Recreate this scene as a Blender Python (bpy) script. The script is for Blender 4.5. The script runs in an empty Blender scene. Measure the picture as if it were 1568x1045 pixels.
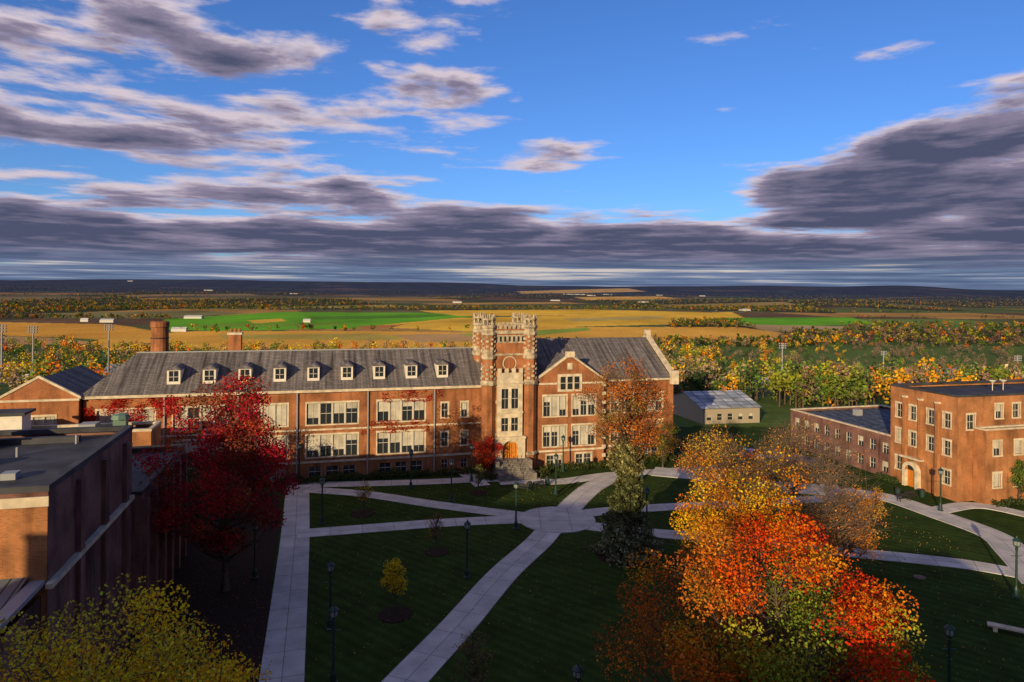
import bpy, math, random
import numpy as np
from mathutils import Vector, Matrix
random.seed(7)
RNG = np.random.default_rng(7)
FL=1050.0; CH=28.0; ROLL=0.009
scene=bpy.context.scene
scene.view_settings.view_transform='Standard'
scene.view_settings.look='None'
scene.view_settings.exposure=0
# ------------------------------------------------------------- survey helpers
def uvp(px,py):
    dx=px-784.0; dy=py-440.0
    return dx+dy*ROLL, dy-dx*ROLL
def gp(px,py,z=0.0):
    u,v=uvp(px,py); Y=(CH-z)*FL/v
    return (u*Y/FL, Y)
def at(px,py,Y):
    u,v=uvp(px,py)
    return (u*Y/FL, Y, CH-v*Y/FL)
# ------------------------------------------------------------- materials
def newmat(name):
    m=bpy.data.materials.new(name); m.use_nodes=True
    nt=m.node_tree
    return m,nt,nt.nodes['Principled BSDF']
def simple(name,col,rough=0.8,nscale=0.0,namt=0.25,spec=0.3,metal=0.0,bump=0.0):
    m,nt,b=newmat(name)
    b.inputs['Base Color'].default_value=(*col,1); b.inputs['Roughness'].default_value=rough
    b.inputs['Specular IOR Level'].default_value=spec; b.inputs['Metallic'].default_value=metal
    if nscale:
        g=nt.nodes.new('ShaderNodeNewGeometry'); n=nt.nodes.new('ShaderNodeTexNoise')
        n.inputs['Scale'].default_value=nscale; n.inputs['Detail'].default_value=6
        nt.links.new(g.outputs['Position'],n.inputs['Vector'])
        r=nt.nodes.new('ShaderNodeMapRange'); r.inputs[1].default_value=.3; r.inputs[2].default_value=.7
        r.inputs[3].default_value=1-namt; r.inputs[4].default_value=1+namt
        nt.links.new(n.outputs[0],r.inputs[0])
        mx=nt.nodes.new('ShaderNodeVectorMath'); mx.operation='SCALE'; mx.inputs[0].default_value=col
        nt.links.new(r.outputs[0],mx.inputs['Scale']); nt.links.new(mx.outputs[0],b.inputs['Base Color'])
        if bump:
            bp=nt.nodes.new('ShaderNodeBump'); bp.inputs['Strength'].default_value=bump
            nt.links.new(n.outputs[0],bp.inputs['Height']); nt.links.new(bp.outputs[0],b.inputs['Normal'])
    return m
def brickmat(name,c1,c2,mortar,bw=.22,bh=.075,ms=.012,offset=.5,rough=.9,namt=.3,nsc=.35,streak=False,stain=0.0):
    m,nt,b=newmat(name); b.inputs['Roughness'].default_value=rough; b.inputs['Specular IOR Level'].default_value=.2
    uv=nt.nodes.new('ShaderNodeUVMap'); br=nt.nodes.new('ShaderNodeTexBrick')
    br.inputs['Scale'].default_value=1; br.inputs['Brick Width'].default_value=bw; br.inputs['Row Height'].default_value=bh
    br.inputs['Mortar Size'].default_value=ms; br.offset=offset
    br.inputs['Color1'].default_value=(*c1,1); br.inputs['Color2'].default_value=(*c2,1); br.inputs['Mortar'].default_value=(*mortar,1)
    nt.links.new(uv.outputs[0],br.inputs['Vector'])
    n=nt.nodes.new('ShaderNodeTexNoise'); n.inputs['Scale'].default_value=nsc; n.inputs['Detail'].default_value=7
    mp=nt.nodes.new('ShaderNodeMapping')
    if streak: mp.inputs['Scale'].default_value=(3.0,.12,1)
    nt.links.new(uv.outputs[0],mp.inputs[0]); nt.links.new(mp.outputs[0],n.inputs['Vector'])
    r=nt.nodes.new('ShaderNodeMapRange'); r.inputs[1].default_value=.3; r.inputs[2].default_value=.7
    r.inputs[3].default_value=1-namt; r.inputs[4].default_value=1+namt
    nt.links.new(n.outputs[0],r.inputs[0]); val=r.outputs[0]
    if stain:
        m2=nt.nodes.new('ShaderNodeMapping'); m2.inputs['Scale'].default_value=(1.3,.16,1); nt.links.new(uv.outputs[0],m2.inputs[0])
        n2=nt.nodes.new('ShaderNodeTexNoise'); n2.inputs['Scale'].default_value=1; n2.inputs['Detail'].default_value=5; nt.links.new(m2.outputs[0],n2.inputs['Vector'])
        r2=nt.nodes.new('ShaderNodeMapRange'); r2.inputs[1].default_value=.52; r2.inputs[2].default_value=.68; r2.inputs[3].default_value=1; r2.inputs[4].default_value=1-stain; nt.links.new(n2.outputs[0],r2.inputs[0])
        q=nt.nodes.new('ShaderNodeMath'); q.operation='MULTIPLY'; nt.links.new(val,q.inputs[0]); nt.links.new(r2.outputs[0],q.inputs[1]); val=q.outputs[0]
    mx=nt.nodes.new('ShaderNodeVectorMath'); mx.operation='SCALE'
    nt.links.new(br.outputs[0],mx.inputs[0]); nt.links.new(val,mx.inputs['Scale'])
    nt.links.new(mx.outputs[0],b.inputs['Base Color'])
    return m
def leafmat(name,trans=.3):
    m=bpy.data.materials.new(name); m.use_nodes=True; nt=m.node_tree; nt.nodes.clear()
    o=nt.nodes.new('ShaderNodeOutputMaterial'); a=nt.nodes.new('ShaderNodeAttribute'); a.attribute_name='Col'
    d=nt.nodes.new('ShaderNodeBsdfDiffuse'); t=nt.nodes.new('ShaderNodeBsdfTranslucent'); mx=nt.nodes.new('ShaderNodeMixShader')
    mx.inputs[0].default_value=trans
    nt.links.new(a.outputs['Color'],d.inputs[0]); nt.links.new(a.outputs['Color'],t.inputs[0])
    nt.links.new(d.outputs[0],mx.inputs[1]); nt.links.new(t.outputs[0],mx.inputs[2]); nt.links.new(mx.outputs[0],o.inputs[0])
    return m
M={}
M['brick']=brickmat('red_brick',(.40,.125,.038),(.25,.070,.028),(.32,.18,.09),namt=.4,stain=.35)
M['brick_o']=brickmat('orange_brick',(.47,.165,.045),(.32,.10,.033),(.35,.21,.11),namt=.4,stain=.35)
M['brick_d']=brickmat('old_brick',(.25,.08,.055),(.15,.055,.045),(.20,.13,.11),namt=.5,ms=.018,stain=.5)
M['stone']=simple('limestone',(.60,.50,.35),.85,1.2,.28)
M['slate']=brickmat('slate_roof',(.185,.160,.150),(.125,.11,.105),(.075,.07,.066),bw=.9,bh=.35,ms=.03,namt=.65,nsc=.8,streak=True,rough=.8)
M['membrane']=simple('roof_membrane',(.05,.05,.056),.75,.5,.5)
M['metalroof']=brickmat('seam_metal_roof',(.15,.19,.21),(.14,.17,.19),(.03,.035,.04),bw=.6,bh=30,ms=.05,offset=0,rough=.5,namt=.15)
M['white']=simple('white_paint',(.72,.66,.56),.6,2,.08)
M['frame']=simple('window_frame',(.56,.51,.42),.6)
M['blind']=simple('window_blind',(.48,.44,.35),.8,.6,.3)
M['glass']=simple('window_glass',(.025,.03,.035),.08,0,0,.8)
M['wood']=simple('oak_door',(.55,.19,.025),.6,3,.2)
M['green_metal']=simple('dark_green_metal',(.012,.04,.03),.45,0,0,.5)
M['dark_metal']=simple('dark_metal',(.03,.03,.03),.5)
M['grey_metal']=simple('galvanised_metal',(.30,.31,.32),.5)
M['concrete']=brickmat('path_concrete',(.56,.53,.49),(.47,.45,.42),(.24,.23,.22),bw=3.6,bh=1.55,ms=.035,offset=0,namt=.2,nsc=.5)
M['mulch']=simple('mulch',(.035,.022,.016),.95,6,.5,.1,0,.4)
M['bark']=simple('bark',(.10,.07,.05),.95,4,.35)
M['bark_p']=simple('pale_bark',(.15,.105,.075),.95,4,.35)
M['lampglass']=simple('lamp_globe',(.25,.28,.26),.2,0,0,.5)
M['solar']=brickmat('patched_slate_roof',(.045,.055,.075),(.065,.075,.10),(.20,.22,.25),bw=1.9,bh=1.1,ms=.06,offset=0,rough=.8,namt=.7,nsc=.9)
M['leaf']=leafmat('foliage',.3)
M['leaf_far']=leafmat('far_foliage',.1)
# ------------------------------------------------------------- mesh builder
class MB:
    def __init__(s): s.v=[]; s.f=[]; s.uv=[]
    def poly(s,pts,uvs=None):
        i=len(s.v); s.v+= [tuple(p) for p in pts]; s.f.append(tuple(range(i,i+len(pts))))
        if uvs is None: uvs=[(p[0],p[1]) for p in pts]
        s.uv+=[tuple(u) for u in uvs]
    def build(s,name,mat,parent=None,smooth=False):
        me=bpy.data.meshes.new(name); me.from_pydata(s.v,[],s.f)
        l=me.uv_layers.new(name='UVMap'); l.data.foreach_set('uv',np.array(s.uv,dtype=np.float32).ravel())
        me.materials.append(mat)
        if smooth: me.polygons.foreach_set('use_smooth',[True]*len(s.f))
        o=bpy.data.objects.new(name,me); scene.collection.objects.link(o)
        if parent: o.parent=parent
        return o
class W:  # local frame: a along wall, n outward, z up
    def __init__(s,o,a,n,z0=0): s.o=Vector((o[0],o[1],z0)); s.a=Vector((a[0],a[1],0)); s.n=Vector((n[0],n[1],0))
    def p(s,a,n,z): return s.o+s.a*a+s.n*n+Vector((0,0,z))
def box(mb,w,a0,a1,n0,n1,z0,z1):
    P=lambda a,n,z:w.p(a,n,z)
    mb.poly([P(a0,n1,z0),P(a1,n1,z0),P(a1,n1,z1),P(a0,n1,z1)],[(a0,z0),(a1,z0),(a1,z1),(a0,z1)])
    mb.poly([P(a1,n0,z0),P(a0,n0,z0),P(a0,n0,z1),P(a1,n0,z1)],[(a1,z0),(a0,z0),(a0,z1),(a1,z1)])
    mb.poly([P(a0,n0,z0),P(a0,n1,z0),P(a0,n1,z1),P(a0,n0,z1)],[(n0,z0),(n1,z0),(n1,z1),(n0,z1)])
    mb.poly([P(a1,n1,z0),P(a1,n0,z0),P(a1,n0,z1),P(a1,n1,z1)],[(n1,z0),(n0,z0),(n0,z1),(n1,z1)])
    mb.poly([P(a0,n1,z1),P(a1,n1,z1),P(a1,n0,z1),P(a0,n0,z1)],[(a0,n1),(a1,n1),(a1,n0),(a0,n0)])
    mb.poly([P(a0,n0,z0),P(a1,n0,z0),P(a1,n1,z0),P(a0,n1,z0)],[(a0,n0),(a1,n0),(a1,n1),(a0,n1)])
def lathe(mb,w,a,n,prof,k=8,rot=0):
    for i in range(len(prof)-1):
        r0,z0=prof[i]; r1,z1=prof[i+1]
        for j in range(k):
            t0=rot+2*math.pi*j/k; t1=rot+2*math.pi*(j+1)/k
            q=lambda r,t,z:w.p(a+r*math.cos(t),n+r*math.sin(t),z)
            rr=max(r0,r1)
            mb.poly([q(r0,t0,z0),q(r0,t1,z0),q(r1,t1,z1),q(r1,t0,z1)],[(rr*t0,z0),(rr*t1,z0),(rr*t1,z1),(rr*t0,z1)])
class Bld:
    def __init__(s,name):
        s.e=bpy.data.objects.new(name,None); scene.collection.objects.link(s.e); s.parts={}
    def __call__(s,part,mat):
        if part not in s.parts: s.parts[part]=(MB(),mat)
        return s.parts[part][0]
    def done(s):
        for k,(mb,mt) in s.parts.items():
            if mb.f: mb.build(k,M[mt] if isinstance(mt,str) else mt,s.e)
        return s.e
def wall(mb,w,a0,a1,z0,z1,ops,depth=.25,n=0.0):
    A=sorted(set([a0,a1]+[o[0] for o in ops]+[o[1] for o in ops])); Z=sorted(set([z0,z1]+[o[2] for o in ops]+[o[3] for o in ops]))
    for i in range(len(A)-1):
        for j in range(len(Z)-1):
            ca=(A[i]+A[i+1])/2; cz=(Z[j]+Z[j+1])/2
            if any(o[0]<ca<o[1] and o[2]<cz<o[3] for o in ops): continue
            mb.poly([w.p(A[i],n,Z[j]),w.p(A[i+1],n,Z[j]),w.p(A[i+1],n,Z[j+1]),w.p(A[i],n,Z[j+1])],[(A[i],Z[j]),(A[i+1],Z[j]),(A[i+1],Z[j+1]),(A[i],Z[j+1])])
    for o in ops:
        b0,b1,y0,y1=o[:4]; m=n-depth
        for (x0,zz0,x1,zz1) in ((b0,y0,b0,y1),(b1,y0,b1,y1),(b0,y0,b1,y0),(b0,y1,b1,y1)):
            mb.poly([w.p(x0,n,zz0),w.p(x1,n,zz1),w.p(x1,m,zz1),w.p(x0,m,zz0)],[(x0,zz0),(x1,zz1),(x1+.2,zz1),(x0+.2,zz0)])
def window(B,w,o,k=1,n=0.0,surround=True,bars=2,blind=.5,tran=True):
    a0,a1,z0,z1=o[:4]; g=B('window_glass','glass'); f=B('window_frames','frame'); st=B('stone_trim','stone'); bl=B('window_blinds','blind')
    d=n-.2
    g.poly([w.p(a0,d,z0),w.p(a1,d,z0),w.p(a1,d,z1),w.p(a0,d,z1)])
    wd=(a1-a0)/k
    for i in range(k):
        x0=a0+i*wd; x1=x0+wd
        if i: box(f,w,x0-.09,x0+.09,d+.002,n-.03,z0,z1)
        box(f,w,x0+(.09 if i else 0),x0+(.16 if i else .07),d+.003,d+.1,z0,z1)
        box(f,w,x1-(.16 if i<k-1 else .07),x1-(.09 if i<k-1 else 0),d+.003,d+.1,z0,z1)
        if tran: 
            zm=z0+(z1-z0)*.5
            box(f,w,x0+.17,x1-.17,d+.004,d+.08,zm-.035,zm+.035)
        for b in range(1,bars):
            xb=x0+wd*b/bars
            box(f,w,xb-.02,xb+.02,d+.005,d+.05,z0+.05,z1-.05)
        if random.random()<blind:
            h=random.choice([.3,.5,.5,.7,1.0]); zb=z1-(z1-z0)*h
            bl.poly([w.p(x0+.16,d+.002,zb),w.p(x1-.16,d+.002,zb),w.p(x1-.16,d+.002,z1-.03),w.p(x0+.16,d+.002,z1-.03)])
    if surround:
        box(st,w,a0-.2,a1+.2,n-.02,n+.08,z1,z1+.28)
        box(st,w,a0-.2,a1+.2,n-.02,n+.12,z0-.2,z0)
        box(st,w,a0-.18,a0,n-.02,n+.05,z0+.002,z1-.002); box(st,w,a1,a1+.18,n-.02,n+.05,z0+.002,z1-.002)
# ------------------------------------------------------------- leaf clouds / branches
def leaf_cloud(name,C,S,COL,mat='leaf',parent=None,rng=RNG):
    C=np.asarray(C,dtype=np.float32); N=len(C)
    if N==0: return None
    a=rng.normal(size=(N,3)); a/=np.linalg.norm(a,axis=1)[:,None]
    b=rng.normal(size=(N,3)); b-= (a*b).sum(1)[:,None]*a; b/=np.linalg.norm(b,axis=1)[:,None]
    S=np.broadcast_to(np.asarray(S,dtype=np.float32),(N,))[:,None]
    V=np.stack([C-a*S*.5,C-b*S*.34+a*S*.06,C+a*S*.5,C+b*S*.34+a*S*.06],1).reshape(-1,3)
    me=bpy.data.meshes.new(name); me.vertices.add(N*4); me.vertices.foreach_set('co',V.astype(np.float32).ravel())
    me.loops.add(N*4); me.loops.foreach_set('vertex_index',np.arange(N*4,dtype=np.int32))
    me.polygons.add(N); me.polygons.foreach_set('loop_start',np.arange(0,N*4,4,dtype=np.int32))
    me.update(calc_edges=True)
    at_=me.attributes.new('Col','FLOAT_COLOR','POINT')
    c4=np.ones((N,4,4),dtype=np.float32); c4[:,:,:3]=np.clip(np.asarray(COL),0,.85)[:,None,:]
    at_.data.foreach_set('color',c4.ravel())
    me.materials.append(M[mat]); o=bpy.data.objects.new(name,me); scene.collection.objects.link(o)
    if parent: o.parent=parent
    return o
def tubes(name,segs,mat,parent,k=5):
    if not segs: return
    P0=np.array([s[0] for s in segs]); P1=np.array([s[1] for s in segs]); R0=np.array([s[2] for s in segs]); R1=np.array([s[3] for s in segs])
    d=P1-P0; d/=np.maximum(np.linalg.norm(d,axis=1),1e-6)[:,None]
    up=np.where(np.abs(d[:,2:3])>.9,np.array([[1.,0,0]]),np.array([[0,0,1.]]))
    x=np.cross(d,up); x/=np.linalg.norm(x,axis=1)[:,None]; y=np.cross(d,x)
    n=len(segs); V=np.zeros((n,2,k,3))
    for j in range(k):
        t=2*math.pi*j/k; o=x*math.cos(t)+y*math.sin(t)
        V[:,0,j]=P0+o*R0[:,None]; V[:,1,j]=P1+o*R1[:,None]
    base=np.arange(n)[:,None]*2*k; j=np.arange(k)[None,:]; jn=(j+1)%k
    Fq=np.stack([base+j,base+jn,base+k+jn,base+k+j],-1).reshape(-1,4)
    me=bpy.data.meshes.new(name); me.from_pydata(V.reshape(-1,3).tolist(),[],Fq.tolist()); me.materials.append(M[mat])
    me.polygons.foreach_set('use_smooth',[True]*len(me.polygons))
    o=bpy.data.objects.new(name,me); scene.collection.objects.link(o); o.parent=parent
def jit(rng,c,n,amt=.3):
    c=np.asarray(c); b=np.exp(rng.normal(0,amt,(n,1))); h=rng.normal(0,.12,(n,3))
    return c[None,:]*b*(1+h)
def tree(name,x,y,Ht,rx,zb,nc,nl,ls,palfn,tr=.25,seed=1,z0=0.,bark='bark',twigs=7,spread=.55,leaffn=None,top=.8,cr=None,twlen=1.2,lean=(0,0),twr=.024):
    rng=np.random.default_rng(seed); e=bpy.data.objects.new(name,None); scene.collection.objects.link(e)
    base=np.array([x,y,z0]); segs=[]
    nt=9; tp=[]
    for i in range(nt+1):
        f=i/nt; tp.append(base+np.array([lean[0]*f+rng.normal(0,.012)*Ht*f,lean[1]*f+rng.normal(0,.012)*Ht*f,Ht*top*f]))
    rad=lambda f: tr*(1-.88*f)+ (tr*.5*max(0,1-f*12))
    for i in range(nt): segs.append((tp[i],tp[i+1],rad(i/nt),rad((i+1)/nt)))
    zc=(zb+Ht)/2; rz=(Ht-zb)/2; cr=cr or rx*.24; L=[];S=[];C=[]
    for c in range(nc):
        d=rng.normal(size=3); d/=np.linalg.norm(d); r=rng.random()**.42
        q=d*r; egg=1.0-.25*max(0,q[2])-.12*max(0,-q[2])
        rel=q.copy(); lump=1+.22*math.sin(3*math.atan2(q[1],q[0])+seed)+.1*math.sin(5*q[2]+seed)
        p=base+np.array([q[0]*rx*egg*lump+lean[0]*.7,q[1]*rx*egg*lump+lean[1]*.7,zc+q[2]*rz])
        hd=math.hypot(p[0]-x,p[1]-y); za=max(zb*.55,min(Ht*top*.95,(p[2]-z0)-hd*rng.uniform(.5,1.0)-.4)); f=min(.97,za/(Ht*top)); i=min(nt-1,int(f*nt)); a=tp[i]+(tp[i+1]-tp[i])*(f*nt-i)
        r0=max(.03,rad(f)*.5); pts=[a]
        for k in (1,2,3):
            g=k/3; m=a+(p-a)*g; m=m+np.array([0,0,-(.12*hd)*math.sin(math.pi*g)])+ (rng.normal(0,.04,3)*hd if k<3 else 0); pts.append(m)
        for k in range(3): segs.append((pts[k],pts[k+1],r0*(1-.3*k)*.9+.01,r0*(1-.3*(k+1))*.9+.008))
        col=np.array(palfn(rel,rng)); 
        for t in range(twigs):
            v=rng.normal(size=3); v[2]=abs(v[2])*.7+ .1*v[2]; v/=np.linalg.norm(v); m=pts[2]+(pts[3]-pts[2])*rng.random(); q2=m+v*cr*twlen*rng.uniform(.6,1.1)
            segs.append((m,q2,twr*(.5+tr),.007))
        n=int(nl*rng.uniform(.5,1.4)*(leaffn(rel) if leaffn else 1))
        if n>0:
            off=rng.normal(0,1,(n,3)); off=off/np.maximum(1,np.linalg.norm(off,axis=1)/1.9)[:,None]
            L.append(p+off*cr*spread*np.array([1,1,.75])); S.append(ls*rng.uniform(.6,1.3,n)); C.append(jit(rng,col,n,.28))
    tubes('branches',segs,bark,e,4)
    if L: leaf_cloud('leaves',np.concatenate(L),np.concatenate(S),np.concatenate(C),'leaf',e,rng=rng)
    return e
def sst(x,a,b):
    t=np.clip((x-a)/(b-a),0,1); return t*t*(3-2*t)
def sn(x,y,s=0):
    return (np.sin(x*1.0+y*.6+s)+np.sin(x*-.7+y*1.3+s*2.1+1.7*np.sin(x*.5+s))+np.sin(x*1.9+y*-.8+s*.7)*.6+np.sin(x*.4-y*2.3+s*3.3)*.6)/3.2
# ------------------------------------------------------------- terrain
def hgt(x,y):
    x=np.asarray(x,dtype=float); y=np.asarray(y,dtype=float); r=np.hypot(x,y)
    z=-45*sst(y,130,550)
    far=sst(r,5000,15000)*sst(y,0,3000)
    z=z+far*(110+85*sn(x/2600,y/3300,1)+45*sn(x/800,y/1500,4))
    z=z+sst(r,2500,4500)*sst(y,0,1500)*(1-sst(r,5500,9000))*16*(sn(x/500,y/700,2)+.3)
    return z
FZ=-45.
def fpoly(pts,col): return ([gp(px,py,FZ) for px,py in pts],col)
GOLD=(.85,.50,.05); GOLD2=(.80,.42,.06); TAN=(.55,.33,.13); GRN=(.15,.42,.02); BRN=(.26,.15,.08); ORG=(.76,.37,.05)
FIELDS=[
 fpoly([(-200,490),(175,497),(268,512),(170,522),(100,517),(-200,508)],ORG),
 fpoly([(-200,509),(95,518),(160,527),(-200,530)],TAN),
 fpoly([(170,516),(300,507),(560,507),(750,510),(720,536),(100,536)],GOLD2),
 fpoly([(335,513),(560,511),(640,517),(600,521),(340,519)],(.55,.42,.08)),
 fpoly([(250,489),(430,478),(760,480),(700,488),(560,503),(330,507),(240,505)],GRN),
 fpoly([(380,491),(430,488),(440,492),(390,496)],GOLD),
 fpoly([(470,485),(700,482),(640,487),(480,490)],(.10,.26,.02)),
 fpoly([(280,497),(520,494),(540,498),(300,502)],(.2,.34,.03)),
 fpoly([(560,500),(700,487),(1120,478),(1140,487),(1030,497),(900,500),(720,508)],GOLD),
 fpoly([(600,513),(720,511),(760,522),(640,525)],TAN),
 fpoly([(545,500),(625,496),(600,502),(560,505)],(.5,.2,.05)),
 fpoly([(860,488),(1010,484),(1020,488),(880,493)],(.62,.45,.12)),
 fpoly([(800,501),(1130,501),(1220,513),(1180,524),(900,524),(700,530)],GOLD2),
 fpoly([(1110,487),(1300,486),(1350,496),(1200,500),(1120,498)],GRN),
 fpoly([(1130,497),(1300,500),(1290,508),(1180,508)],(.5,.35,.16)),
 fpoly([(640,476),(900,474),(1100,479),(980,483),(700,484)],GOLD),
 fpoly([(60,480),(300,476),(380,480),(250,488),(60,488)],(.22,.2,.07)),
 fpoly([(700,512),(900,502),(905,506),(760,520)],(.3,.4,.05)),
 fpoly([(-100,471),(180,468),(190,471),(-100,474)],BRN), fpoly([(420,470),(600,467),(640,470),(430,473)],(.35,.3,.1)),
 fpoly([(640,465),(860,462),(900,465),(660,467)],(.45,.26,.08)), fpoly([(880,457),(1010,456),(1060,459),(900,460)],(.75,.42,.1)),
 fpoly([(790,450),(960,449),(990,451),(800,452)],(.75,.45,.15)), fpoly([(1010,467),(1200,466),(1230,469),(1020,470)],(.35,.25,.08)),
 fpoly([(180,456),(380,453),(400,455),(200,458)],(.3,.2,.1)), fpoly([(520,457),(700,455),(720,457),(530,459)],(.3,.22,.08)),
]
def inpoly(x,y,poly):
    c=np.zeros(x.shape,bool); n=len(poly)
    for i in range(n):
        x0,y0=poly[i]; x1,y1=poly[(i+1)%n]
        if y0==y1: continue
        t=((y0>y)!=(y1>y))&(x<(x1-x0)*(y-y0)/(y1-y0)+x0); c^=t
    return c
SPORT=[([(-300,300),(-190,300),(-205,420),(-330,420)],(.12,.36,.03)),
       ([(170,330),(420,300),(430,400),(225,420)],(.12,.36,.03))]
def infield(x,y):
    m=np.zeros(x.shape,bool)
    for p,c in FIELDS: m|=inpoly(x,y,p)
    for p,c in SPORT: m|=inpoly(x,y,p)
    return m
def woods(x,y):
    r=np.hypot(x,y); n=sn(x/420,y/800,3)+.5*sn(x/130,y/260,8)
    return n> (.22-.4*sst(r,2500,6000))
th=np.radians(np.concatenate([np.arange(-180,-60,6),np.arange(-60,60,.2),np.arange(60,180.1,6)]))
rr=[0.5]+list(np.arange(15,120,15)); 
while rr[-1]<26000: rr.append(rr[-1]*1.012)
rr=np.array(rr); T,R=np.meshgrid(th,rr,indexing='ij'); GX=R*np.sin(T); GY=R*np.cos(T); GZ=hgt(GX,GY)
nT,nR=T.shape
COLR=np.zeros((nT,nR,3)); 
def hsh(a,b,s=0): 
    v=np.sin(a*127.1+b*311.7+s*17.3)*43758.5453; return v-np.floor(v)
xr=GX*.985+GY*.17; yr=-GX*.17+GY*.985
ci=np.floor(xr/720+hsh(np.floor(yr/420),0,1)*.8); cj=np.floor(yr/420+.25*np.sin(xr/900)); hh=hsh(ci,cj)
pal=np.array([(.45,.25,.07),(.16,.14,.06),(.16,.22,.05),(.15,.09,.05),(.11,.14,.04),(.09,.08,.04),(.10,.11,.04),(.24,.18,.08)])
COLR[:]=pal[np.clip((hh*8).astype(int),0,7)]
wm=woods(GX,GY); COLR[wm]=(.06,.06,.028)
town=(GY<1000)&(GY>-1e9); COLR[town]=(.10,.15,.035)
haze_fade=(sst(R,2300,8000)*.85)[...,None]; COLR=COLR*(1-haze_fade)+haze_fade*np.array([.035,.05,.10])  # navy tint grows with distance: haze and cloud shade put into ground colour
for p,c in FIELDS+SPORT:
    mk=inpoly(GX,GY,p); c_=np.array(c)[None]; fd=haze_fade[mk]*.35; COLR[mk]=c_*(1-fd)+fd*np.array([.05,.07,.11])
n2=(1+.22*sn(GX/60,GY/140,5)+.12*sn(GX/17,GY/40,2)+.12*sn(GX/400,GY/90,7))[...,None]; COLR*=n2
near=(GY<140)&(np.abs(GX)<130); COLR[near]=(.031,.054,.011)
V=np.stack([GX,GY,GZ],-1).reshape(-1,3)
i,j=np.meshgrid(np.arange(nT-1),np.arange(nR-1),indexing='ij'); b0=(i*nR+j).ravel()
FQ=np.stack([b0,b0+1,b0+nR+1,b0+nR],-1).astype(np.int32)
me=bpy.data.meshes.new('ground'); me.vertices.add(len(V)); me.vertices.foreach_set('co',V.astype(np.float32).ravel())
me.loops.add(FQ.size); me.loops.foreach_set('vertex_index',FQ.ravel()); me.polygons.add(len(FQ)); me.polygons.foreach_set('loop_start',np.arange(0,FQ.size,4,dtype=np.int32))
me.update(calc_edges=True)
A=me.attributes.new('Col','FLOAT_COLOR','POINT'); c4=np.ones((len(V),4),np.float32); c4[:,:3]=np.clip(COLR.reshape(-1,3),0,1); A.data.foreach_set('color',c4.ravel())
gm,nt,b=newmat('ground_grass_and_fields'); b.inputs['Roughness'].default_value=1; b.inputs['Specular IOR Level'].default_value=.05
at_=nt.nodes.new('ShaderNodeAttribute'); at_.attribute_name='Col'; g=nt.nodes.new('ShaderNodeNewGeometry')
n=nt.nodes.new('ShaderNodeTexNoise'); n.inputs['Scale'].default_value=.35; n.inputs['Detail'].default_value=10; n.inputs['Roughness'].default_value=.75
nt.links.new(g.outputs['Position'],n.inputs['Vector'])
r=nt.nodes.new('ShaderNodeMapRange'); r.inputs[1].default_value=.3; r.inputs[2].default_value=.7; r.inputs[3].default_value=.55; r.inputs[4].default_value=1.45
nt.links.new(n.outputs[0],r.inputs[0])
wv=nt.nodes.new('ShaderNodeTexWave'); wv.inputs['Scale'].default_value=.28; wv.inputs['Distortion'].default_value=.3
mp=nt.nodes.new('ShaderNodeMapping'); mp.inputs['Rotation'].default_value=(0,0,math.radians(-52)); nt.links.new(g.outputs['Position'],mp.inputs[0]); nt.links.new(mp.outputs[0],wv.inputs[0])
r2=nt.nodes.new('ShaderNodeMapRange'); r2.inputs[3].default_value=.86; r2.inputs[4].default_value=1.14; nt.links.new(wv.outputs[1],r2.inputs[0])
mm=nt.nodes.new('ShaderNodeMath'); mm.operation='MULTIPLY'; nt.links.new(r.outputs[0],mm.inputs[0]); nt.links.new(r2.outputs[0],mm.inputs[1])
mx=nt.nodes.new('ShaderNodeVectorMath'); mx.operation='SCALE'; nt.links.new(at_.outputs['Color'],mx.inputs[0]); nt.links.new(mm.outputs[0],mx.inputs['Scale']); nt.links.new(mx.outputs[0],b.inputs['Base Color'])
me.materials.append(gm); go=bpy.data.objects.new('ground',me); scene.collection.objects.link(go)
# ------------------------------------------------------------- paths
def smooth(pts,n=10):
    P=[np.array(p,float) for p in pts]; P=[2*P[0]-P[1]]+P+[2*P[-1]-P[-2]]; out=[]
    for i in range(1,len(P)-2):
        for k in range(n):
            t=k/n; a,b_,c,d=P[i-1:i+3]; out.append(.5*((2*b_)+(-a+c)*t+(2*a-5*b_+4*c-d)*t*t+(-a+3*b_-3*c+d)*t**3))
    out.append(P[-2]); return out
PZ=[.03]
def path(pix,width,name='concrete_path',world=False):
    pts=smooth([p if world else gp(*p) for p in pix]); z=PZ[0]; PZ[0]+=.005; mb=MB(); L=0; w2=width/2; prev=None
    for i,p in enumerate(pts):
        t=(pts[min(i+1,len(pts)-1)]-pts[max(i-1,0)]); t/=np.linalg.norm(t); nrm=np.array([-t[1],t[0]])
        if i: L+=np.linalg.norm(p-pts[i-1])
        l=p+nrm*w2; r_=p-nrm*w2
        if prev is not None:
            pl,pr,pL=prev
            mb.poly([(*pr,z),(*r_,z),(*l,z),(*pl,z)],[(pL,-w2+.01),(L,-w2+.01),(L,w2),(pL,w2)])
            for q0,q1 in ((pl,l),(pr,r_)): mb.poly([(*q0,-.05),(*q1,-.05),(*q1,z),(*q0,z)],[(pL,0),(L,0),(L,.1),(pL,.1)])
        prev=(l,r_,L)
    return mb.build(name,M['concrete'])
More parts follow.
